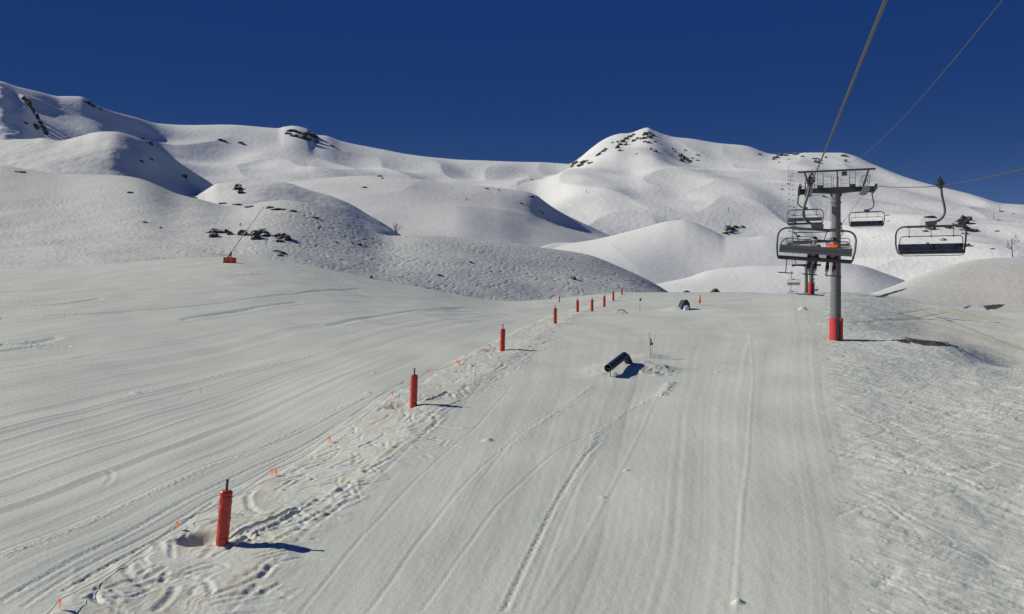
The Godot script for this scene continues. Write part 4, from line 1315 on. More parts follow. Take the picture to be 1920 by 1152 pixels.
		if detail > 1:
			var cw := mb()
			box(cw, Vector3((arm - 0.75) * s, H - 0.22, 0), Vector3(0.55, 0.05, ln + 0.4))
			box(cw, Vector3((arm - 0.75) * s, H - 0.10, ln / 2 + 0.2), Vector3(0.55, 0.22, 0.03))
			part("catwalk", cw, M.grate, o)
			var rl := mb()
			for zz in [-ln / 2 - 0.2, 0.0, ln / 2 + 0.2]:
				tube(rl, [Vector3((arm - 0.50) * s, H - 0.2, zz), Vector3((arm - 0.50) * s, H + 0.85, zz)], 0.02, 5)
				tube(rl, [Vector3((arm - 1.02) * s, H - 0.2, zz), Vector3((arm - 1.02) * s, H + 0.85, zz)], 0.02, 5)
			for yy in [0.4, 0.85]:
				for xx in [0.50, 1.02]:
					tube(rl, [Vector3((arm - xx) * s, H + yy, -ln / 2 - 0.2), Vector3((arm - xx) * s, H + yy, ln / 2 + 0.2)], 0.018, 5)
				tube(rl, [Vector3((arm - 1.02) * s, H + yy, ln / 2 + 0.2), Vector3((arm - 0.5) * s, H + yy, ln / 2 + 0.2)], 0.018, 5)
			part("catwalk_railing", rl, M.galv, o)
			# flat railings on the arm beside the post
			var r2 := mb()
			for gate in [[0.36, 1.0, 1.15], [1.02, 1.45, 1.42]]:
				var x0: float = gate[0] * s; var x1: float = gate[1] * s; var hh: float = gate[2]
				tube(r2, [Vector3(x0, H + 0.2, 0.22), Vector3(x0, H + hh, 0.22), Vector3(x1, H + hh, 0.22), Vector3(x1, H + 0.2, 0.22)], 0.02, 5)
				for f in [0.33, 0.62]:
					tube(r2, [Vector3(x0, H + 0.2 + (hh - 0.2) * f, 0.22), Vector3(x1, H + 0.2 + (hh - 0.2) * f, 0.22)], 0.014, 4)
			part("arm_railing", r2, M.galv, o)
			var bx := mb()
			box(bx, Vector3(1.25 * s, H + 0.32, 0.1), Vector3(0.44, 0.22, 0.4))
			part("junction_box", bx, M.dark_galv, o)
	if detail > 1:
		var sg := mb()
		box(sg, Vector3(0.62, H + 1.33, 0.1), Vector3(0.42, 0.36, 0.03))
		var board := part("number_board", sg, M.shell, o)
		var s2 := mb()
		box(s2, Vector3(0.62, H + 1.33, 0.119), Vector3(0.30, 0.26, 0.006))
		part("board_face", s2, M.dark_galv, board)
		for xx in [-2.2, -1.7]:
			var an := mb()
			tube(an, [Vector3(xx, H + 0.2, 0.15), Vector3(xx + 0.02, H + 0.9, 0.15), Vector3(xx + 0.04, H + 1.75, 0.15)], 0.035, 6, true, 0.012)
			part("antenna", an, M.dark_galv, o)
		var gy := mb()
		for yy in [-0.5, -0.42]:
			tube(gy, [Vector3(-2.2, H - 0.35 + yy * 0.1, 0.25), Vector3(-0.9, H - 0.25 + yy * 0.2, 0.23)], 0.015, 4)
		part("stay_wire", gy, M.galv, o)
	return o

func rope(called: String, label: String, pts: Array, r: float, cat := "cable"):
	var c0: Vector3 = pts[0]
	var loc := []
	for p in pts: loc.append(p - c0)
	var st := mb()
	tube(st, loc, r, 8)
	var o := MeshInstance3D.new()
	o.name = numbered(called); o.mesh = st.commit(); o.material_override = M.rope
	o.position = c0
	add_child(o, true)
	tag(o, label, cat)

const UP_LAT := 0.86
const DN_LAT := 6.66
const MID_LAT := 3.76
var up_z := [-14.0, 1.0, 8.0, 34.0, 70.0, 75.0, 108.0, 145.0, 165.0, 185.0, 260.0, 340.0, 465.0, 620.0, 800.0, 1280.0, 1700.0, 2200.0]
var up_h := [1.2, 2.3, 2.85, 4.95, 9.8, 10.3, 10.85, 11.3, 10.2, 9.3, 6.6, 7.2, 13.0, 38.0, 80.0, 197.0, 300.0, 425.0]
var dn_z := [-14.0, 4.0, 25.3, 39.0, 52.0, 70.0, 75.0, 108.0, 145.0, 165.0, 185.0, 260.0, 340.0, 465.0, 620.0, 800.0, 1280.0, 1700.0, 2200.0]
var dn_h := [0.6, 2.3, 4.1, 5.55, 7.3, 9.8, 10.3, 10.8, 11.3, 10.2, 9.3, 6.6, 7.2, 13.0, 38.0, 80.0, 197.0, 300.0, 425.0]

func rope_h(z: float, down: bool) -> float:
	var zs: Array = dn_z if down else up_z
	var hs: Array = dn_h if down else up_h
	return herm(zs, hs, tangents(zs, hs), z)

func build_lift():
	# ropes
	for down in [false, true]:
		var pts := []
		var z := -14.0
		while z < 2200.0:
			pts.append(lift(z, DN_LAT if down else UP_LAT, rope_h(z, down)))
			z += 2.0 if z < 150.0 else (10.0 if z < 500.0 else 60.0)
		rope("haul_rope", "thick haul rope running overhead up to the left side of the near pylon" if not down else "haul rope on the right carrying the descending empty chairs", pts, 0.0205)
	var cp := []
	for k in 24:
		var f := k / 23.0
		var z := lerpf(2.0, 69.0, f)
		cp.append(lift(z, MID_LAT + 0.1, lerpf(5.4, 11.45, f) - 5.2 * f * (1.0 - f) + 0.0))
	rope("signal_cable", "thin signal cable sagging to the top of the near pylon", cp, 0.011)
	var c2 := []
	for k in 12:
		var f := k / 11.0
		c2.append(lift(lerpf(70.3, 144.7, f), MID_LAT - 0.4, lerpf(9.2, 10.9, f) - 2.6 * f * (1.0 - f)))
	rope("signal_cable", "thin signal cable between the near pylon and the second pylon", c2, 0.011)
	# pylons
	var feet := [[70.0, 1565.0, 636.0, 9.8, 2, "near grey lift pylon with a red padded foot and full crossarm"],
		[145.0, 1523.0, 549.0, 11.3, 1, "second lift pylon with a red padded foot on the crest"]]
	for f in feet:
		var base := lift(f[0], MID_LAT, (576.0 - f[2]) / F * f[0])
		make_pylon(f[5], base, EYE + f[3] - 0.22 - base.y, f[4])
	for f in [[185.0, -4.0, 9.3, "third lift pylon, thin dark post just left of the second pylon"], [465.0, -10.0, 13.0, "fourth lift pylon, small in the valley behind the crest"], [1280.0, 182.0, 197.0, "tiny fifth lift pylon high on the mountain face"], [800.0, 62.0, 80.0, "tiny lift pylon low on the mountain slope behind the chairs"]]:
		var base := lift(f[0], MID_LAT, f[1])
		make_pylon(f[3], base, f[2] - f[1] - 0.22, 0)
	# chairs
	var tilt := Basis(Vector3.BACK, deg_to_rad(-5.0))
	var near := make_chair("nearest chairlift chair seen from behind, carrying two riders", true, 2, true)
	near.set_meta("group", "")
	near.remove_meta("group")
	near.transform = Transform3D(lift_basis(false) * tilt, lift(34.0, UP_LAT - 0.02, rope_h(34.0, false)))
	var nx := near.transform
	seated_person("rider with black helmet and grey jacket, left of two on the near chair", nx * Transform3D(Basis(), Vector3(0.36, -3.00, -0.06)), Color(0.20, 0.20, 0.21), Color(0.03, 0.03, 0.035), Color(0.015, 0.015, 0.018), Color(0.75, 0.75, 0.75))
	seated_person("rider in a bright orange jacket, right of two on the near chair", nx * Transform3D(Basis(), Vector3(1.08, -3.00, -0.06)), Color(0.80, 0.13, 0.045), Color(0.04, 0.035, 0.035), Color(0.02, 0.018, 0.018), Color(0, 0, 0, 0))
	var side := ["left ski of the rider in grey", "right ski of the rider in grey", "left ski of the rider in orange", "right ski of the rider in orange"]
	var i := 0
	for rx in [0.36, 1.08]:
		for s in [-1.0, 1.0]:
			ski(side[i] + " under the near chair", nx * Transform3D(Basis(Vector3.RIGHT, -0.12), Vector3(rx + 0.13 * s, -3.49, -0.52)), Color(0.10, 0.10, 0.11) if i < 2 else Color(0.25, 0.05, 0.04))
			i += 1
	var right := make_chair("large empty chair hanging on the right rope against the mountain", false, 2, false)
	right.transform = Transform3D(lift_basis(true), lift(39.0, DN_LAT, rope_h(39.0, true)))
	var rear := make_chair("empty chair just behind the near pylon on its left rope", false, 2, true)
	rear.transform = Transform3D(lift_basis(false), lift(73.0, UP_LAT + 0.1, rope_h(73.0, false)))
	dup(right, "empty chair just behind the near pylon on its right rope", lift(76.0, DN_LAT + 0.45, rope_h(76.0, true)), lift_basis(true))
	var small := make_chair("empty chair in front of the second pylon, on the left rope", false, 1, true)
	small.transform = Transform3D(lift_basis(false), lift(110.0, UP_LAT, rope_h(110.0, false)))
	dup(small, "empty chair partly behind the near pylon's post, on the right rope", lift(112.0, DN_LAT, rope_h(112.0, true)), lift_basis(true))
	var far_up := [205.0, 262.0, 318.0, 372.0, 428.0, 540.0, 595.0, 650.0, 705.0, 760.0, 820.0, 880.0, 940.0, 1000.0, 1060.0, 1120.0, 1180.0, 1240.0, 1300.0, 1360.0, 1420.0, 1480.0]
	for z in far_up:
		var n := dup(small, "tiny far chair on the line beyond the second pylon, left rope", lift(z, UP_LAT, rope_h(z, false)), lift_basis(false))
		n.set_meta("group", "tiny far chairs on the left rope")
	for z in [228.0, 286.0, 345.0, 400.0, 460.0, 515.0, 570.0, 628.0, 690.0, 750.0, 810.0, 870.0, 930.0, 990.0, 1050.0, 1110.0, 1170.0, 1230.0, 1290.0, 1350.0, 1410.0]:
		var n := dup(small, "tiny far chair on the line beyond the second pylon, right rope", lift(z, DN_LAT, rope_h(z, true)), lift_basis(true))
		n.set_meta("group", "tiny far chairs on the right rope")

# ------------------------------------------------------------------ piste furniture
func padded_post(label: String, px: float, py: float, lean: float, seed: int, pad_h := 1.82, r := 0.20):
	var at := hit(px, py)
	var o := thing("padded_post", label, "padded post", at, "red padded posts along the snow berm", Basis(Vector3.BACK, lean) * Basis(Vector3.UP, seed * 1.7))
	var po := mb()
	cyl(po, Vector3(0, -0.5, 0), Vector3(0, pad_h + 0.36, 0), 0.042, 10)
	cyl(po, Vector3(0, pad_h + 0.34, 0), Vector3(0, pad_h + 0.375, 0), 0.058, 10)
	part("pole", po, M.wood_dark, o)
	var nf := FastNoiseLite.new()
	nf.seed = seed; nf.frequency = 1.0; nf.fractal_octaves = 2
	var st := SurfaceTool.new()
	st.begin(Mesh.PRIMITIVE_TRIANGLES)
	var rows := 34; var sides := 24
	var P := []
	for v in rows + 1:
		var y := -0.12 + (pad_h + 0.12) * v / rows
		for u in sides:
			var a := TAU * u / sides
			var d := Vector3(cos(a), 0, sin(a))
			var e := minf(v, rows - v)
			var rr := r * (0.86 if e == 0 else (0.97 if e == 1 else 1.0))
			rr += 0.026 * nf.get_noise_3d(d.x * 1.6, y * 2.2, d.z * 1.6) + 0.021 * nf.get_noise_3d(d.x * 3.0 + 9, (y + d.x * 0.35) * 9.0, d.z * 3.0)
			rr -= 0.016 * (exp(-pow((y - pad_h * 0.12) / 0.03, 2.0)) + exp(-pow((y - pad_h * 0.9) / 0.03, 2.0)))
			P.append(d * rr + Vector3(0, y, 0))
	st.set_smooth_group(0)
	for v in rows:
		for u in sides:
			var a: Vector3 = P[v * sides + u]; var b: Vector3 = P[v * sides + (u + 1) % sides]
			var c: Vector3 = P[(v + 1) * sides + (u + 1) % sides]; var d: Vector3 = P[(v + 1) * sides + u]
			for q in [[a, b, c], [a, c, d]]:
				var nn: Vector3 = (q[2] - q[0]).cross(q[1] - q[0])
				var mid: Vector3 = q[0] + q[1] + q[2]
				if nn.dot(Vector3(mid.x, 0, mid.z)) < 0: q = [q[0], q[2], q[1]]
				for w in q: st.add_vertex(w)
	for u in range(1, sides - 1):
		for w in [P[rows * sides], P[rows * sides + u], P[rows * sides + u + 1]]: st.add_vertex(w)
	st.generate_normals()
	var pad := part("pad", st, M.red_vinyl, o)
	var sp := mb()
	for yy in [0.12, 0.9]:
		var pts := []
		for k in 25:
			var a := TAU * k / 24.0
			pts.append(Vector3(cos(a) * (r - 0.004), pad_h * yy, sin(a) * (r - 0.004)))
		tube(sp, pts, 0.012, 5, false)
	part("strap", sp, M.red_dark, pad)

func bunting(flags: Array):
	var pts := []
	var c0 := hit(flags[0][0], flags[0][1] + 6)
	for q in flags:
		var g := hit(q[0], q[1] + 5)
		pts.append(g + Vector3(0, 0.30, 0) - c0)
	var o := thing("pennant_line", "thin rope with small orange pennants along the left edge of the berm", "pennant line", c0)
	var st := mb()
	var full := []
	for i in pts.size() - 1:
		for k in 8:
			var f := k / 8.0
			full.append(pts[i].lerp(pts[i + 1], f) - Vector3(0, 0.22 * 4.0 * f * (1.0 - f), 0))
	full.append(pts[-1])
	tube(st, full, 0.010, 5)
	part("rope", st, M.rope, o)
	var i := 0
	for q in flags:
		var p: Vector3 = pts[i]
		for t in q[2]:
			var w: float = 0.19
			var h := 0.27
			var off := Vector3(0.16 * t, 0, -0.05 * t)
			var sw := Vector3(rng.randf_range(-0.05, 0.07), -h, rng.randf_range(-0.06, 0.06))
			var f := mb()
			var a := p + off + Vector3(-w * 0.5, 0, -w * 0.55); var b := p + off + Vector3(w * 0.5, 0.01, w * 0.55); var c := p + off + sw
			var mid := (a + b) * 0.5 + Vector3(0.02, -0.06, 0.03)
			var n := (b - a).cross(c - a).normalized()
			if n.z < 0: n = -n
			tri(f, a, mid, c, n, n, n); tri(f, mid, b, c, n, n, n); tri(f, a, b, mid, n, n, n)
			for e in [[a, c], [c, b]]:   # cloth edge
				var dn := n * 0.006
				var en: Vector3 = (e[1] - e[0]).cross(n).normalized()
				quad(f, e[0], e[1], e[1] - dn, e[0] - dn, en)
			tri(f, a - n * 0.006, mid - n * 0.006, c - n * 0.006, -n, -n, -n); tri(f, mid - n * 0.006, b - n * 0.006, c - n * 0.006, -n, -n, -n)
			part("pennant", f, M.orange_cloth, o)
		i += 1

func stick(called: String, label: String, cat: String, px: float, py: float, top_px: float, top_py: float, r: float, m: Material, group := "") -> Node3D:
	var at := hit(px, py)
	var tip := px_to(top_px, top_py, -at.z) - at
	var o := thing(called, label, cat, at, group)
	var st := mb()
	tube(st, [Vector3(0, -0.3, 0), tip * 0.5, tip], r, 7, true, r * 0.8)
	part("shaft", st, m, o)
	return o

func build_furniture():
	var names := ["nearest red padded post, leaning beside a dug snow pit", "second nearest red padded post on the berm", "third red padded post on the berm, counting from the camera", "fourth red padded post, beside a small dark hollow", "fifth red padded post, left of a close pair near the crest", "sixth red padded post, right of a close pair near the crest", "seventh red padded post, small, short of the crest", "eighth red padded post, second from the far end", "farthest red padded post, right at the crest"]
	var at := [[416, 1020], [775, 763], [942, 658], [1041, 607], [1083, 585], [1110, 584], [1133, 576], [1150, 564], [1166, 553]]
	var lean := [-0.085, -0.03, -0.02, 0.0, 0.01, -0.01, -0.015, 0.0, 0.01]
	var hs := [1.80, 1.80, 1.80, 1.80, 1.72, 1.75, 1.75, 1.72, 1.65]
	for k in 9:
		padded_post(names[k], at[k][0], at[k][1], lean[k], 11 + k, hs[k], 0.205)
	padded_post("small faded red post left of the row, far across the left piste", 1049, 567, 0.0, 33, 1.1, 0.13)
	bunting([[20, 1200, [0]], [112, 1140, [0]], [332, 990, [0]], [509, 889, [0, 1]], [617, 826, [0]], [735, 740, [0]], [803, 697, [0]], [857, 680, [0, 1]], [918, 648, [0]], [985, 615, [0]], [1003, 608, [0]], [1062, 582, [0]]])
	# tube feature
	var foot := hit(1148, 706)
	var lo := px_to(1140, 691, -foot.z - 0.2)
	var hi := px_to(1171, 667, -foot.z + 2.4)
	var d := (hi - lo)
	var bend := hi + Vector3(0.25, -0.12, -0.55)
	var end := px_to(1180, 679, -foot.z + 2.9) + Vector3(0, -0.1, 0)
	var o := thing("snow_park_tube", "dark blue steel tube feature slanting up out of a snow mound", "snow park rail", foot)
	var st := mb()
	var R := 0.262
	tube(st, [lo - foot, hi - foot], R, 20, false)
	tube(st, [lo - foot, hi - foot], R - 0.02, 20, false)
	part("inclined_pipe", st, M.blue_paint, o)
	var s2 := mb()
	tube(s2, [hi - foot + Vector3(-0.06, -0.02, 0.08), hi - foot + Vector3(0.16, -0.12, -0.2), end - foot], R * 0.98, 20, true)
	part("down_pipe", s2, M.blue_paint, o)
	var s3 := mb()
	var ring := []
	var fr := frame_of(d.normalized())
	for k in 25:
		var a := TAU * k / 24.0
		ring.append(lo - foot + (fr[0] * cos(a) + fr[1] * sin(a)) * (R - 0.01))
	tube(s3, ring, 0.025, 6, false)
	tube(s3, [lo - foot - fr[0] * R * 0.9 + fr[1] * R * 0.2, lo - foot + fr[0] * R * 0.9 - fr[1] * R * 0.3], 0.02, 5)
	part("rim", s3, M.blue_light, o)
	var s4 := mb()
	var leg := lo - foot + d.normalized() * 0.25
	box(s4, leg + Vector3(0.06, -0.5, 0.0), Vector3(0.06, 0.75, 0.06))
	box(s4, leg + Vector3(0.0, -0.2, 0.02), Vector3(0.35, 0.08, 0.10))
	part("leg", s4, M.blue_light, o)
	# markers
	var b := stick("bamboo_marker", "bamboo pole with an orange and yellow tag behind the tube", "marker pole", 1220, 670, 1218, 624, 0.028, M.bamboo)
	var s5 := mb()
	box(s5, Vector3(0.0, 1.25, 0.02), Vector3(0.14, 0.32, 0.12), Basis(Vector3.BACK, 0.1))
	part("tag", s5, M.tag_yellow, b)
	var s6 := mb()
	box(s6, Vector3(0.06, 0.98, 0.03), Vector3(0.16, 0.20, 0.10), Basis(Vector3.BACK, -0.3))
	part("wrapped_rope", s6, M.wood_dark, b)
	stick("wooden_stick", "thin wooden stick leaning against the tagged bamboo pole", "stick", 1221, 662, 1229, 628, 0.020, M.bamboo)
	stick("bamboo_marker", "thin bamboo stick on the right edge of the berm", "marker pole", 889, 721, 893, 683, 0.018, M.bamboo)
	var b2 := stick("bamboo_marker", "thin pole with a small flag right of the last red posts", "marker pole", 1200, 586, 1200, 565, 0.03, M.bamboo)
	var s7 := mb()
	box(s7, Vector3(0.08, 1.75, 0), Vector3(0.26, 0.36, 0.03))
	part("tag", s7, M.red_dark, b2)
	var b3 := stick("furled_flag_pole", "furled red flag on a pole beside the far snow box", "flag pole", 1312, 573, 1314, 552, 0.03, M.bamboo)
	var s8 := mb()
	tube(s8, [Vector3(-0.05, 0.35, 0.05), Vector3(0.0, 0.9, 0.06), Vector3(0.1, 1.6, 0.05)], 0.22, 8, true, 0.06)
	part("flag", s8, M.orange_cloth, b3)
	# far box feature and low rail
	var f := hit(1285, 580)
	var z := -f.z
	var o2 := thing("snow_park_box", "dark arched box feature set in a snow mound near the crest", "snow park box", f)
	var s9 := mb()
	var w := 9.0 / F * z
	var prof := [Vector2(-w, -0.4), Vector2(-w * 0.85, 0.35), Vector2(-w * 0.2, 1.25), Vector2(w * 0.3, 1.3), Vector2(w * 0.8, 0.8), Vector2(w, -0.4)]
	for k in prof.size() - 1:
		var p0: Vector2 = prof[k]; var p1: Vector2 = prof[k + 1]
		var nn := Vector3(-(p1.y - p0.y), p1.x - p0.x, 0).normalized()
		quad(s9, Vector3(p0.x, p0.y, 0.4), Vector3(p1.x, p1.y, 0.4), Vector3(p1.x, p1.y, -2.5), Vector3(p0.x, p0.y, -2.5), nn)
		quad(s9, Vector3(p0.x, p0.y, 0.2), Vector3(p1.x, p1.y, 0.2), Vector3(p1.x * 0.3, -0.4, 0.2), Vector3(p0.x * 0.3, -0.4, 0.2), Vector3.BACK)
	part("arch", s9, M.blue_paint, o2)
	var s10 := mb()
	rock_mesh(s10, Vector3(0.05, 0.05, 0.45), Vector3(0.42, 0.45, 0.3), 8)
	part("snow_fill", s10, M.plain_snow, o2)
	var g := hit(1166, 588)
	var o3 := thing("snow_park_rail", "low grey rail on short legs right of the red posts", "snow park rail", g)
	var zz := -g.z
	var s11 := mb()
	var pts := [Vector3(-7.0 / F * zz, 0.42, 0.3), Vector3(0, 0.5, 0), Vector3(5.0 / F * zz, 0.42, -0.3), Vector3(10.0 / F * zz, 0.02, -0.5)]
	for k in 3:
		box(s11, (pts[k] + pts[k + 1]) / 2.0, Vector3(pts[k].distance_to(pts[k + 1]), 0.08, 0.45), Basis(Vector3.BACK, atan2(pts[k + 1].y - pts[k].y, pts[k + 1].x - pts[k].x)))
	part("top", s11, M.dark_galv, o3)
	for x in [-0.6, -0.2, 0.2]:
		var s12 := mb()
		box(s12, Vector3(x, 0.18, 0.2), Vector3(0.05, 0.5, 0.05))
		part("leg", s12, M.galv, o3)
	# snow guns
	var sg := hit(431, 493)
	var o4 := thing("snow_gun", "orange snow gun base with a tall slanting lance below the rocks", "snow gun", sg)
	var q := -sg.z / F
	var bs := mb()
	var hw := 10.0 * q
	box(bs, Vector3(-0.1, 6.0 * q, 0), Vector3(hw * 1.9, 8.0 * q, hw * 1.2))
	box(bs, Vector3(0.1 + hw * 0.5, 4.6 * q, 0.1), Vector3(hw * 0.98, 8.6 * q, hw * 1.26), Basis(Vector3.UP, 0.5))
	part("orange_housing", bs, M.gun_orange, o4)
	var ft := mb()
	box(ft, Vector3(-0.2, 1.0 * q, 0), Vector3(hw * 2.0, 2.6 * q, hw * 0.8))
	part("footing", ft, M.black, o4)
	var md := mb()
	tube(md, [Vector3(1.0 * q, 8 * q, 0), Vector3(2.5 * q, 21.0 * q, 0)], 1.2 * q, 8)
	tube(md, [Vector3(-5.0 * q, 9.0 * q, 0), Vector3(2.0 * q, 19.0 * q, 0)], 1.5 * q, 8)
	part("mount", md, M.blue_paint, o4)
	var la := mb()
	tube(la, [Vector3(2.2 * q, 20 * q, 0), Vector3(30 * q, 62 * q, -0.5), Vector3(60 * q, 105 * q, -1.0)], 1.05 * q, 8, true, 0.7 * q)
	tube(la, [Vector3(59 * q, 104 * q, -1.0), Vector3(61 * q, 107 * q, -1.0)], 1.0 * q, 8)
	part("lance", la, M.lance, o4)
	var fe := mb()
	for k in 4:
		tube(fe, [Vector3((14 + k * 5) * q, -1.0 * q, 0), Vector3((14 + k * 5) * q, (9 - k) * q, 0)], 0.14 * q, 4)
	tube(fe, [Vector3(14 * q, 8 * q, 0), Vector3(29 * q, 5 * q, 0)], 0.10 * q, 4)
	part("guard_fence", fe, M.galv, o4)
	var sg2 := hit(696, 522)
	var o5 := thing("snow_gun", "small distant snow gun lance with a dark base at the foot of the tracked hillside", "snow gun", sg2)
	q = -sg2.z / F
	var b5 := mb()
	rock_mesh(b5, Vector3(0, 2.0 * q, 0), Vector3(2.6 * q, 2.6 * q, 2.2 * q), 5)
	part("base", b5, M.black, o5)
	var l5 := mb()
	tube(l5, [Vector3(0, 3 * q, 0), Vector3(9 * q, 40 * q, 0)], 0.5 * q, 6, true, 0.3 * q)
	part("lance", l5, M.lance, o5)
	# hut roofs behind the crest
	for hq in [[1289, 545, 8.0, 5.0, "left of two dark hut roofs peeping over the crest"], [1343, 541, 6.5, 7.0, "right of two dark hut roofs, taller, peeping over the crest"]]:
		var zc := 285.0
		var top := px_to(hq[0], hq[1], zc)
		var hh := thing("hut", hq[4], "hut", top - Vector3(0, 4.2, 0), "dark hut roofs behind the crest")
		var wl := mb()
		var ww: float = hq[2] / F * zc
		box(wl, Vector3(0, 1.2, -1.5), Vector3(ww * 1.9, 2.6, 4.0))
		part("wall", wl, M.wood_dark, hh)
		var rf := mb()
		var rh: float = hq[3] / F * zc
		for s in [-1.0, 1.0]:
			var e := Vector3(s * ww * 1.6, 4.2 - rh * 1.6, 0)
			var n := Vector3(s * rh, ww, 0).normalized()
			quad(rf, Vector3(0, 4.2, 0.8), e + Vector3(0, 0, 0.8), e + Vector3(0, 0, -4), Vector3(0, 4.2, -4), n)
		tri(rf, Vector3(0, 4.19, 0.7), Vector3(-ww * 1.58, 4.2 - rh * 1.6, 0.7), Vector3(ww * 1.58, 4.2 - rh * 1.6, 0.7), Vector3.BACK, Vector3.BACK, Vector3.BACK)
		part("roof", rf, M.roof, hh)
	# far poles
	stick("marker_pole", "white-topped pole standing on the dark rock right of the hump", "marker pole", 1371, 427, 1371, 408, 0.5, M.lance)
	for pq in [[875, 376, 874, 371, "tiny post on the sunlit snow bowl"], [1100, 362, 1100, 355, "tiny post on the slope below the saddle"], [1258, 397, 1257, 389, "tiny post above the round hump"], [1367, 398, 1366, 389, "tiny post above the dark rock right of the hump"], [1040, 309, 1040, 303, "mast on the saddle skyline"], [1430, 290, 1430, 281, "white mast on the skyline right of the peak"], [1875, 396, 1875, 385, "thin mast far right on the slope"], [1864, 411, 1864, 399, "small mast right of the empty chair"]]:
		stick("marker_pole", pq[4], "marker pole", pq[0], pq[1], pq[2], pq[3], 0.45, M.galv)

# ------------------------------------------------------------------ bare trees
func grow(st: SurfaceTool, a: Vector3, d: Vector3, l: float, r: float, depth: int):
	var b := a + d * l
	tube(st, [a, a.lerp(b, 0.5) + Vector3(rng.randf_range(-1, 1), rng.randf_range(-1, 1), 0) * l * 0.06, b], r, 5, false, r * 0.6)
	if depth == 0: return
	for k in rng.randi_range(2, 3):
		var nd := (d + Vector3(rng.randf_range(-0.8, 0.8), rng.randf_range(-0.2, 0.5), rng.randf_range(-0.6, 0.6))).normalized()
		grow(st, a.lerp(b, rng.randf_range(0.5, 1.0)), nd, l * rng.randf_range(0.55, 0.8), r * 0.55, depth - 1)

func build_trees():
	rng.seed = 19
	for q in [[742, 437, 22.0, 7, "bare shrub on the crest of the tracked hillside"], [492, 437, 14.0, 6, "bare bush growing on the largest rock above the snow gun"], [450, 424, 9.0, 3, "sparse twigs above the small boulder on the left hillside"]]:
		var g := hit(q[0], q[1])
		var s: float = -g.z / F
		var o := thing("bare_shrub", q[4], "shrub", g)
		for k in q[3]:
			var st := mb()
			var a := rng.randf_range(-0.75, 0.75)
			grow(st, Vector3(rng.randf_range(-0.3, 0.3), -0.2, 0), Vector3(sin(a), cos(a), rng.randf_range(-0.4, 0.4)).normalized(), q[2] * s * 0.5, 0.42 * s, 2)
			part("branch", st, M.bark, o)
	var g := hit(1899, 482)
	var s := -g.z / F
	var o := thing("bare_tree", "small bare tree with two tufts of branches at the right edge", "tree", g)
	var tr := mb()
	tube(tr, [Vector3(0, -0.4, 0), Vector3(-0.6 * s, 12 * s, 0), Vector3(-2.0 * s, 36 * s, 0)], 1.0 * s, 7, true, 0.5 * s)
	part("trunk", tr, M.bark, o)
	for q in [[-1.0, 14.0, -1.0, 0.35], [-1.0, 16.0, -0.8, 0.75], [-1.6, 27.0, 1.0, 0.55], [-1.8, 24.0, 0.8, 0.25], [-1.0, 15.0, -1.0, 0.6], [-1.8, 29.0, 0.7, 0.9]]:
		var st := mb()
		grow(st, Vector3(q[0] * s, q[1] * s, 0), Vector3(q[2], q[3], 0.1).normalized(), 8.5 * s, 0.5 * s, 3)
		part("branch", st, M.bark, o)

func build_patches():
	patch("dark bare earth patch right of the near pylon at the slope edge", [[1690, 632], [1720, 636], [1770, 641], [1802, 650], [1788, 652], [1745, 650], [1715, 645], [1700, 638]])
	patch("small bare earth patch just left of the dark one by the slope edge", [[1676, 637], [1698, 636], [1710, 642], [1712, 646], [1690, 643]])
	patch("dark bare earth patch on the tan slope at the far right", [[1842, 573], [1862, 571], [1888, 570], [1884, 575], [1866, 580], [1848, 583], [1845, 577]])
	patch("long dark earth strip under the tan bank", [[1638, 559], [1660, 551], [1690, 543], [1705, 539], [1700, 543], [1672, 552], [1650, 559]])
	patch("brown meltwater strip on the snow right of the pylon", [[1803, 579], [1820, 573], [1824, 573], [1812, 579]])
	patch("dark earth strip at the foot of the second pylon", [[1483, 550], [1520, 551], [1552, 554], [1545, 556], [1500, 553]])

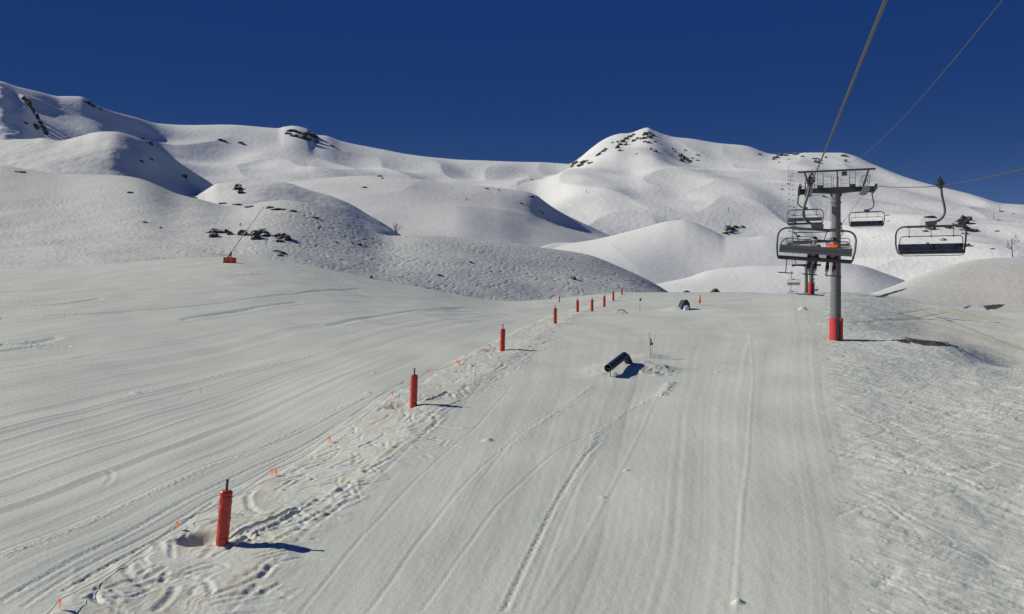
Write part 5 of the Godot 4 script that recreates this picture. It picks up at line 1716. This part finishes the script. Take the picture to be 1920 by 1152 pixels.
func _ready():
	# ---- camera, sky, sun, exposure
	var cam := Camera3D.new()
	cam.name = "camera"
	cam.position = Vector3(0, EYE, 0)
	cam.fov = rad_to_deg(2.0 * atan(576.0 / F))
	cam.near = 0.3
	cam.far = 9000.0
	add_child(cam)
	var we := WorldEnvironment.new()
	we.name = "world_environment"
	var env := Environment.new()
	env.background_mode = Environment.BG_SKY
	var sm := ProceduralSkyMaterial.new()
	sm.sky_top_color = Color(0.0085, 0.037, 0.155).linear_to_srgb()
	sm.sky_horizon_color = Color(0.21, 0.38, 0.66).linear_to_srgb()
	sm.sky_curve = 0.043
	sm.ground_bottom_color = Color(0.3, 0.31, 0.33).linear_to_srgb()
	sm.ground_horizon_color = Color(0.3, 0.31, 0.33).linear_to_srgb()
	sm.sun_angle_max = 12.0
	sm.sun_curve = 0.08
	var sky := Sky.new()
	sky.sky_material = sm
	env.sky = sky
	env.tonemap_mode = Environment.TONE_MAPPER_LINEAR
	env.tonemap_exposure = 1.0
	env.sdfgi_enabled = true
	env.ssao_enabled = true
	env.ssil_enabled = true
	we.environment = env
	add_child(we)
	var sun := DirectionalLight3D.new()
	sun.name = "sun"
	sun.light_energy = 1.5
	sun.light_color = Color(1.0, 0.972, 0.918)
	sun.light_angular_distance = 0.5
	sun.shadow_enabled = true
	var el := deg_to_rad(34.0)
	var az := deg_to_rad(-82.0)      # from the view direction, negative to the left
	var to_sun := Vector3(sin(az) * cos(el), sin(el), -cos(az) * cos(el))
	add_child(sun)
	sun.look_at_from_position(to_sun * 100.0, Vector3.ZERO, Vector3.UP)

	# ---- noises and materials
	N1 = FastNoiseLite.new(); N1.seed = 3; N1.frequency = 1.0; N1.fractal_octaves = 2; N1.noise_type = FastNoiseLite.TYPE_SIMPLEX_SMOOTH
	N2 = FastNoiseLite.new(); N2.seed = 9; N2.frequency = 1.0; N2.fractal_octaves = 3; N2.noise_type = FastNoiseLite.TYPE_SIMPLEX_SMOOTH
	N3 = FastNoiseLite.new(); N3.seed = 14; N3.frequency = 1.0; N3.fractal_octaves = 1; N3.noise_type = FastNoiseLite.TYPE_SIMPLEX_SMOOTH
	NR = FastNoiseLite.new(); NR.seed = 21; NR.frequency = 1.0; NR.fractal_octaves = 2; NR.fractal_type = FastNoiseLite.FRACTAL_RIDGED; NR.noise_type = FastNoiseLite.TYPE_SIMPLEX_SMOOTH
	var snow := StandardMaterial3D.new()
	snow.vertex_color_use_as_albedo = true
	snow.roughness = 0.62
	snow.normal_enabled = true
	snow.normal_texture = noise_tex(0.02, 4, 4, Color.BLACK, Color.WHITE, true, 5.0)
	snow.normal_scale = 0.35
	snow.uv1_triplanar = true
	snow.uv1_world_triplanar = true
	snow.uv1_scale = Vector3.ONE * 0.31
	M.near_snow = snow
	var fs := StandardMaterial3D.new()
	fs.vertex_color_use_as_albedo = true
	fs.roughness = 0.75
	M.far_snow = fs
	M.plain_snow = mat(Color(0.72, 0.725, 0.73), 0.8)
	M.galv = mat(Color(0.085, 0.09, 0.09), 0.55, 0.2)
	M.galv_col = worn(mat(Color(0.175, 0.18, 0.175), 0.55, 0.15), 0.5, 0.75, 61)
	M.dark_galv = mat(Color(0.045, 0.048, 0.047), 0.6, 0.2)
	M.dark_metal = mat(Color(0.035, 0.037, 0.037), 0.5, 0.2)
	M.grate = mat(Color(0.20, 0.215, 0.205), 0.6, 0.2)
	M.shell = mat(Color(0.12, 0.13, 0.125), 0.55, 0.1)
	M.navy = mat(Color(0.028, 0.032, 0.060), 0.6)
	M.black = mat(Color(0.025, 0.027, 0.028), 0.6)
	M.rope = mat(Color(0.075, 0.07, 0.06), 0.6, 0.2)
	M.red_mat = worn(mat(Color(0.58, 0.032, 0.03), 0.5), 0.8, 0.8, 62)
	M.red_vinyl = worn(mat(Color(0.60, 0.045, 0.025), 0.32), 0.9, 0.82, 63)
	M.red_dark = mat(Color(0.30, 0.02, 0.015), 0.5)
	M.wood_dark = mat(Color(0.075, 0.065, 0.05), 0.8)
	M.bamboo = mat(Color(0.30, 0.22, 0.13), 0.7)
	M.tag_yellow = mat(Color(0.60, 0.33, 0.06), 0.6)
	M.orange_cloth = mat(Color(0.82, 0.13, 0.03), 0.7)
	M.orange_cloth.backlight = Color(0.4, 0.08, 0.02)
	M.gun_orange = mat(Color(0.60, 0.09, 0.03), 0.5)
	M.blue_paint = mat(Color(0.020, 0.029, 0.055), 0.55)
	M.blue_light = mat(Color(0.07, 0.095, 0.15), 0.5)
	M.lance = mat(Color(0.42, 0.43, 0.43), 0.6, 0.0)
	M.roof = mat(Color(0.035, 0.035, 0.035), 0.8)
	M.bark = mat(Color(0.10, 0.085, 0.07), 0.9)
	M.rock = worn(mat(Color.WHITE, 0.9), 0.4, 0.65, 64)
	M.rock.vertex_color_use_as_albedo = true
	M.rock_far = worn(mat(Color.WHITE, 0.9), 0.05, 0.6, 65)
	M.rock_far.vertex_color_use_as_albedo = true
	M.earth = worn(mat(Color(0.085, 0.075, 0.055), 0.95), 0.6, 0.5, 66)
	var cl := mat(Color.WHITE, 0.8)
	cl.vertex_color_use_as_albedo = true
	M.cloth = cl

	# ---- terrain, then the things on it
	var t0 := Time.get_ticks_msec()
	build_ground()
	var t1 := Time.get_ticks_msec()
	build_mountains()
	var t2 := Time.get_ticks_msec()
	build_patches()
	build_rocks()
	build_trees()
	build_lift()
	build_furniture()
	print("ground ", t1 - t0, " mountains ", t2 - t1, " rest ", Time.get_ticks_msec() - t2)
